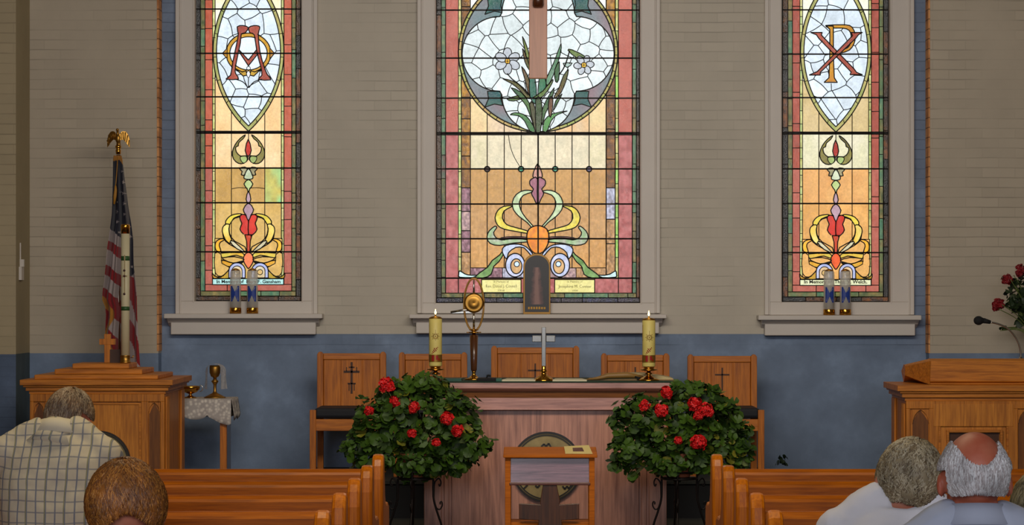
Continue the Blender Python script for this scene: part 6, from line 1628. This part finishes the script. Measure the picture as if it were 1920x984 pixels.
def person(px, y, label, hipz, shoz, topz, headrot, skin, shirt, trous, hairf, x=None, lean=0.0, sw=1.0, kneel=False, headdx=0.0, headdy=0.02, neckline=0.0, collar=None):
    X = x if x is not None else PX(px, y)
    t = thing('person', (X, y, 0.0), label, 'person')
    hip = Vector((X, y, hipz)); sho = Vector((X, y + lean, shoz)); hcz = topz - 0.118
    hc = Vector((X + headdx, y + lean + headdy, hcz)); neck = Vector((X + headdx * 0.4, y + lean * 1.0 + headdy * 0.3, shoz + 0.055))
    M = Matrix.Translation(hc) @ headrot.to_4x4()
    if kneel:
        legs = [((X + s * 0.10, y + 0.26, 0.14), (X + s * 0.10, y - 0.14, 0.09), (X + s * 0.10, y - 0.20, 0.035)) for s in (-1, 1)]
        arms = [((X + s * 0.23, y + lean + 0.10, shoz - 0.27), (X + s * 0.05, y + lean + 0.27, shoz - 0.16)) for s in (-1, 1)]
    else:
        legs = [((X + s * 0.11, y + 0.42, 0.50), (X + s * 0.11, y + 0.40, 0.085), (X + s * 0.12, y + 0.52, 0.035)) for s in (-1, 1)]
        arms = [((X + s * 0.235 * sw, y + lean + 0.02, shoz - 0.29), (X + s * 0.11, y + 0.22, hipz + 0.12)) for s in (-1, 1)]
    mb = MB(); body_prims(mb, hip, sho, neck, hc, legs, 0.0, sw, True, arms); head_prims(mb, M)
    o = mb.build('body', skin, t); remesh(o, VOX, 4)
    mb = MB(); body_prims(mb, hip, sho, neck, hc, legs, 0.013, sw, False, arms, 'top'); o = mb.build('shirt', shirt, t); remesh(o, 0.009, 5, 0.022)
    mb = MB(); body_prims(mb, hip, sho, neck, hc, legs, 0.011, sw, False, arms, 'legs'); o = mb.build('trousers', trous, t); remesh(o, 0.010, 4, 0.012)
    for s, lg in zip((-1, 1), legs):
        mb = MB(); an, toe = Vector(lg[1]), Vector(lg[2]); mb.tube([an + (an - toe) * 0.25 + Vector((0, 0, -0.04)), an.lerp(toe, 0.4) + Vector((0, 0, -0.022)), toe + Vector((0, 0, 0.004)), toe + (toe - an) * 0.3], [0.034, 0.044, 0.038, 0.02], 12); mb.build('shoe', M_black, t)
    if collar:
        mb = MB(); mb.tube([sho.lerp(neck, -0.5), sho.lerp(neck, 0.2), neck.lerp(hc, 0.16)], [0.112, 0.086, 0.069], 24); mb.build('collar_stand', shirt, t)
        mb = MB(); n = 32; rings = []
        base = sho.lerp(neck, 0.45); ndir = (hc - base).normalized() if not kneel else Vector((0, 0.32, 0.95)).normalized()
        for (rr, hh) in ((0.080, -0.012), (0.070, 0.022), (0.067, 0.044), (0.071, 0.046), (0.079, 0.024), (0.090, -0.006)):
            u = ndir.orthogonal().normalized(); w = ndir.cross(u); rings.append([base + ndir * (hh + collar[1]) + (u * math.cos(a) + w * math.sin(a)) * rr * collar[0] for a in [2 * math.pi * i / n for i in range(n)]])
        vs = [p for r_ in rings for p in r_]; fs = []
        for j in range(len(rings)):
            j2 = (j + 1) % len(rings)
            for i in range(n): i2 = (i + 1) % n; fs.append((j * n + i, j * n + i2, j2 * n + i2, j2 * n + i))
        mb.add(vs, fs, 0, True); mb.build('collar', collar[2], t)
    hairf(t, M)
    return t
def make_hair(t, M, mats, cover, thick, nlock, L_, wid, curl, seed, lump=0.0):
    rs = random.Random(seed); C0, RR = SK; off = ORIG[t.name]
    def surf(dv, th): return C0 + Vector((dv.x * (RR.x + th), dv.y * (RR.y + th), dv.z * (RR.z + th)))
    mb = MB(); nu, nv = 48, 34; vs = []; fs = []
    for j in range(nv + 1):
        th = math.pi * j / nv
        for k in range(nu):
            a = 2 * math.pi * k / nu; dv = Vector((math.sin(th) * math.cos(a), math.sin(th) * math.sin(a), math.cos(th)))
            c = cover(dv); tt = thick(dv) if callable(thick) else thick
            tt = tt + 0.5 * curl * mnoise.noise(dv * 7 + Vector((seed, 0, 0))) + lump * mnoise.noise(dv * 2.6 + Vector((0, seed, 0)))
            vs.append(M @ surf(dv, -0.010 + (tt + 0.010) * max(0, min(1, c))))
    for j in range(nv):
        for k in range(nu): k2 = (k + 1) % nu; fs.append((j * nu + k, (j + 1) * nu + k, (j + 1) * nu + k2, j * nu + k2))
    mb.add(vs, fs, 0, True)
    crown = Vector((0, -0.35, 0.93)).normalized()
    for i in range(nlock):
        for _ in range(50):
            z = rs.uniform(-1, 1); a = rs.uniform(0, 6.28); q = math.sqrt(1 - z * z); dv = Vector((q * math.cos(a), q * math.sin(a), z))
            if cover(dv) > 0.55: break
        tt = thick(dv) if callable(thick) else thick
        pts = []; h = tt + 0.001; d_ = dv.copy(); ph = rs.random() * 6.28; mi = rs.randrange(len(mats))
        nst = 6
        for s_ in range(nst + 1):
            p = surf(d_, h + (rs.uniform(0, 0.004))); pts.append(p)
            fl_ = d_ - crown * d_.dot(crown); fl_ = (fl_ - d_ * fl_.dot(d_)); g = Vector((0, 0, -1)); g = g - d_ * g.dot(d_)
            fv = (fl_.normalized() * 0.5 if fl_.length > 1e-3 else Vector()) + g * 0.8
            if fv.length < 1e-3: fv = Vector((1, 0, 0))
            fv.normalize(); sd_ = d_.cross(fv); ph += curl * 70
            d_ = (d_ + (fv * math.cos(curl * 25 * math.sin(ph)) + sd_ * math.sin(ph) * min(1.0, curl * 60)) * (L_ / nst / 0.09)).normalized()
            if cover(d_) < 0.2: break
        if len(pts) < 3: continue
        w0 = wid * rs.uniform(0.6, 1.3); V = []
        for s_, p in enumerate(pts):
            tg = (pts[min(s_ + 1, len(pts) - 1)] - pts[max(0, s_ - 1)]); nr = (p - C0).normalized(); sd_ = tg.cross(nr).normalized()
            u = s_ / (len(pts) - 1); w = w0 * (math.sin(math.pi * min(1, u * 0.85 + 0.15)) ** 0.6)
            V += [M @ (p - sd_ * w - nr * 0.001), M @ (p + nr * 0.0025), M @ (p + sd_ * w - nr * 0.001)]
        F_ = []
        for s_ in range(len(pts) - 1):
            a = 3 * s_; F_ += [(a, a + 1, a + 4, a + 3), (a + 1, a + 2, a + 5, a + 4)]
        mb.add(V, F_, mi, True)
    mb.build('hair', mats, t)
def sstep(a, b_, x): 
    q = max(0, min(1, (x - a) / (b_ - a))); return q * q * (3 - 2 * q)
def cover_long(nape=-0.62):
    def f(v):
        face = sstep(0.30, 0.50, v.y) * (1 - sstep(0.45, 0.6, v.z))
        return (1 - face) * sstep(nape - 0.12, nape + 0.02, v.z)
    return f
def cover_arch(v):
    face = sstep(0.30, 0.50, v.y) * (1 - sstep(0.45, 0.6, v.z)); nape = -0.24 - 0.60 * abs(v.x) ** 1.5
    return (1 - face) * sstep(nape - 0.10, nape + 0.04, v.z)
def cover_short(v):
    face = sstep(0.22, 0.42, v.y) * (1 - sstep(0.45, 0.62, v.z)); ear = sstep(0.80, 0.9, abs(v.x)) * (1 - sstep(-0.05, 0.12, v.z))
    return (1 - face) * (1 - ear) * sstep(-0.62, -0.48, v.z)
def cover_bald(v):
    q = (v.x / 0.72) ** 2 + ((v.z - 1.0) / 0.88) ** 2; bald = 1 - sstep(0.85, 1.12, q)
    return cover_short(v) * (1 - bald) * (1 - sstep(0.35, 0.6, v.y))
H_gb = [hairmat('grey_brown_hair', (134, 106, 78)), hairmat('grey_brown_hair_dark', (108, 82, 58)), hairmat('grey_brown_hair_light', (158, 136, 108))]
H_br = [hairmat('auburn_hair', (156, 94, 34)), hairmat('auburn_hair_dark', (112, 64, 24)), hairmat('auburn_hair_light', (186, 122, 52)), hairmat('auburn_hair_deep', (134, 80, 30))]
H_cu = [hairmat('curly_grey_hair', (158, 142, 112)), hairmat('curly_grey_hair_dark', (120, 102, 76)), hairmat('curly_grey_hair_light', (184, 170, 142))]
H_wh = [hairmat('white_hair', (204, 198, 198)), hairmat('white_hair_shade', (176, 166, 164)), hairmat('white_hair_light', (222, 220, 220))]
H_bl = [hairmat('ash_blond_hair', (150, 138, 104)), hairmat('ash_blond_hair_dark', (110, 98, 70))]
S_a = skinmat('skin_a', (176, 112, 88)); S_b = skinmat('skin_b', (190, 128, 104)); S_d = skinmat('skin_d', (184, 104, 78))
# checked shirt
M_check, nt, b = newmat('checked_shirt')
v = mapping(nt); sp = nt.nodes.new('ShaderNodeSeparateXYZ')
dn = nt.nodes.new('ShaderNodeVectorMath'); dn.operation = 'MULTIPLY_ADD'; nn = nt.nodes.new('ShaderNodeTexNoise'); nn.inputs['Scale'].default_value = 3.5; L(nt, v, nn.inputs['Vector'])
L(nt, nn.outputs['Color'], dn.inputs[0]); dn.inputs[1].default_value = (0.035, 0, 0.035); L(nt, v, dn.inputs[2]); L(nt, dn.outputs[0], sp.inputs[0])
def stripe(sock, per, w, ph=0.0):
    a = nt.nodes.new('ShaderNodeMath'); a.operation = 'MULTIPLY_ADD'; a.inputs[1].default_value = 1 / per; a.inputs[2].default_value = 50 + ph; L(nt, sock, a.inputs[0])
    f = nt.nodes.new('ShaderNodeMath'); f.operation = 'FRACT'; L(nt, a.outputs[0], f.inputs[0])
    s_ = nt.nodes.new('ShaderNodeMath'); s_.operation = 'SUBTRACT'; L(nt, f.outputs[0], s_.inputs[0]); s_.inputs[1].default_value = 0.5
    ab = nt.nodes.new('ShaderNodeMath'); ab.operation = 'ABSOLUTE'; L(nt, s_.outputs[0], ab.inputs[0])
    mr = nt.nodes.new('ShaderNodeMapRange'); mr.inputs['From Min'].default_value = w; mr.inputs['From Max'].default_value = w * 1.8; mr.inputs['To Min'].default_value = 1; mr.inputs['To Max'].default_value = 0; L(nt, ab.outputs[0], mr.inputs[0])
    return mr.outputs[0]
s1 = stripe(sp.outputs[0], 0.0335, 0.055); s2 = stripe(sp.outputs[2], 0.0375, 0.045); s3 = stripe(sp.outputs[0], 0.067, 0.02, 0.3)
def mixc(fac, a, c):
    m = nt.nodes.new('ShaderNodeMix'); m.data_type = 'RGBA'; L(nt, fac, m.inputs[0])
    if isinstance(a, tuple): m.inputs[6].default_value = (*a, 1)
    else: L(nt, a, m.inputs[6])
    m.inputs[7].default_value = (*c, 1); return m.outputs[2]
c_ = mixc(s2, lin((196, 184, 158)), lin((142, 138, 132))); c_ = mixc(s1, c_, lin((122, 124, 130))); c_ = mixc(s3, c_, lin((138, 134, 100)))
L(nt, c_, b.inputs['Base Color']); b.inputs['Roughness'].default_value = 0.85
bump(nt, b, noise(nt, mapping(nt, (1, 1, 0.5)), 14, 3), 0.5, 0.012)
def fabric(name, rgb): return plain(name, rgb, 0.85, var=0.06, nscale=8, bstr=0.4)
M_blueshirt = fabric('pale_blue_shirt', (164, 170, 188)); M_whiteshirt = fabric('white_blouse', (226, 224, 230)); M_dk = fabric('dark_trousers', (40, 42, 50)); M_rose = fabric('plain_top', (120, 90, 90)); M_cream = plain('cream_collar', (206, 196, 172), 0.85, bstr=0.3)
Rm = lambda p, r_, y_: Matrix.Rotation(R(y_), 3, 'Z') @ Matrix.Rotation(R(r_), 3, 'Y') @ Matrix.Rotation(R(p), 3, 'X')
# one praying with bowed head, in the checked shirt
person(103, 9.22, 'person with grey-brown hair and cream checked shirt, kneeling with bowed head', 0.62, 1.165, 1.352, Rm(-24, 5, -16), S_a, M_check, M_dk,
       lambda t, M: make_hair(t, M, H_gb, cover_short, 0.004, 1300, 0.030, 0.0020, 0.003, 2), x=PX(104, 9.35), lean=0.14, sw=1.0, kneel=True, headdx=0.028, headdy=0.10, collar=(1.04, 0.006, M_cream))
# auburn hair
person(232, 6.56, 'person with short fluffy auburn hair, seated nearest the aisle behind the checked shirt', 0.55, 0.975, 1.268, Rm(-8, -4, 8), S_b, M_rose, M_dk,
       lambda t, M: make_hair(t, M, H_br, cover_arch, lambda v: 0.013 + 0.008 * max(0, 1 - abs(v.z - 0.2)), 3600, 0.036, 0.0026, 0.010, 5, 0.010), lean=0.03, sw=0.9)
# curly grey hair
person(1700, 7.42, 'person with curly grey hair and white blouse seated beside the bald-crowned person', 0.55, 1.068, 1.275, Rm(-12, 14, 4), S_b, M_whiteshirt, M_dk,
       lambda t, M: make_hair(t, M, H_cu, cover_long(-0.72), 0.012, 1900, 0.026, 0.0026, 0.018, 8, 0.010), x=PX(1690, 7.42), lean=0.05, sw=0.98, headdx=0.025)
# balding
person(1831, 6.56, 'person with bald crown, white hair fringe and pale blue collared shirt', 0.55, 1.085, 1.352, Rm(-6, 0, 0), S_d, M_blueshirt, M_dk,
       lambda t, M: make_hair(t, M, H_wh, cover_bald, lambda v: 0.001 + 0.010 * sstep(0.9, 1.8, (v.x / 0.72) ** 2 + ((v.z - 1.0) / 0.88) ** 2) * (1 - 0.9 * sstep(0.0, 0.6, v.z)), 1900, 0.032, 0.0018, 0.003, 4), lean=0.02, sw=1.05, collar=(1.06, 0.018, M_blueshirt))
person(1966, 7.42, 'person with ash blond hair, seated on the far side of the bald-crowned one', 0.55, 0.93, 1.185, Rm(-6, 0, 10), S_b, M_rose, M_dk,
       lambda t, M: make_hair(t, M, H_bl, cover_long(-0.8), 0.018, 1000, 0.055, 0.003, 0.004, 6), lean=0.03, sw=0.85)
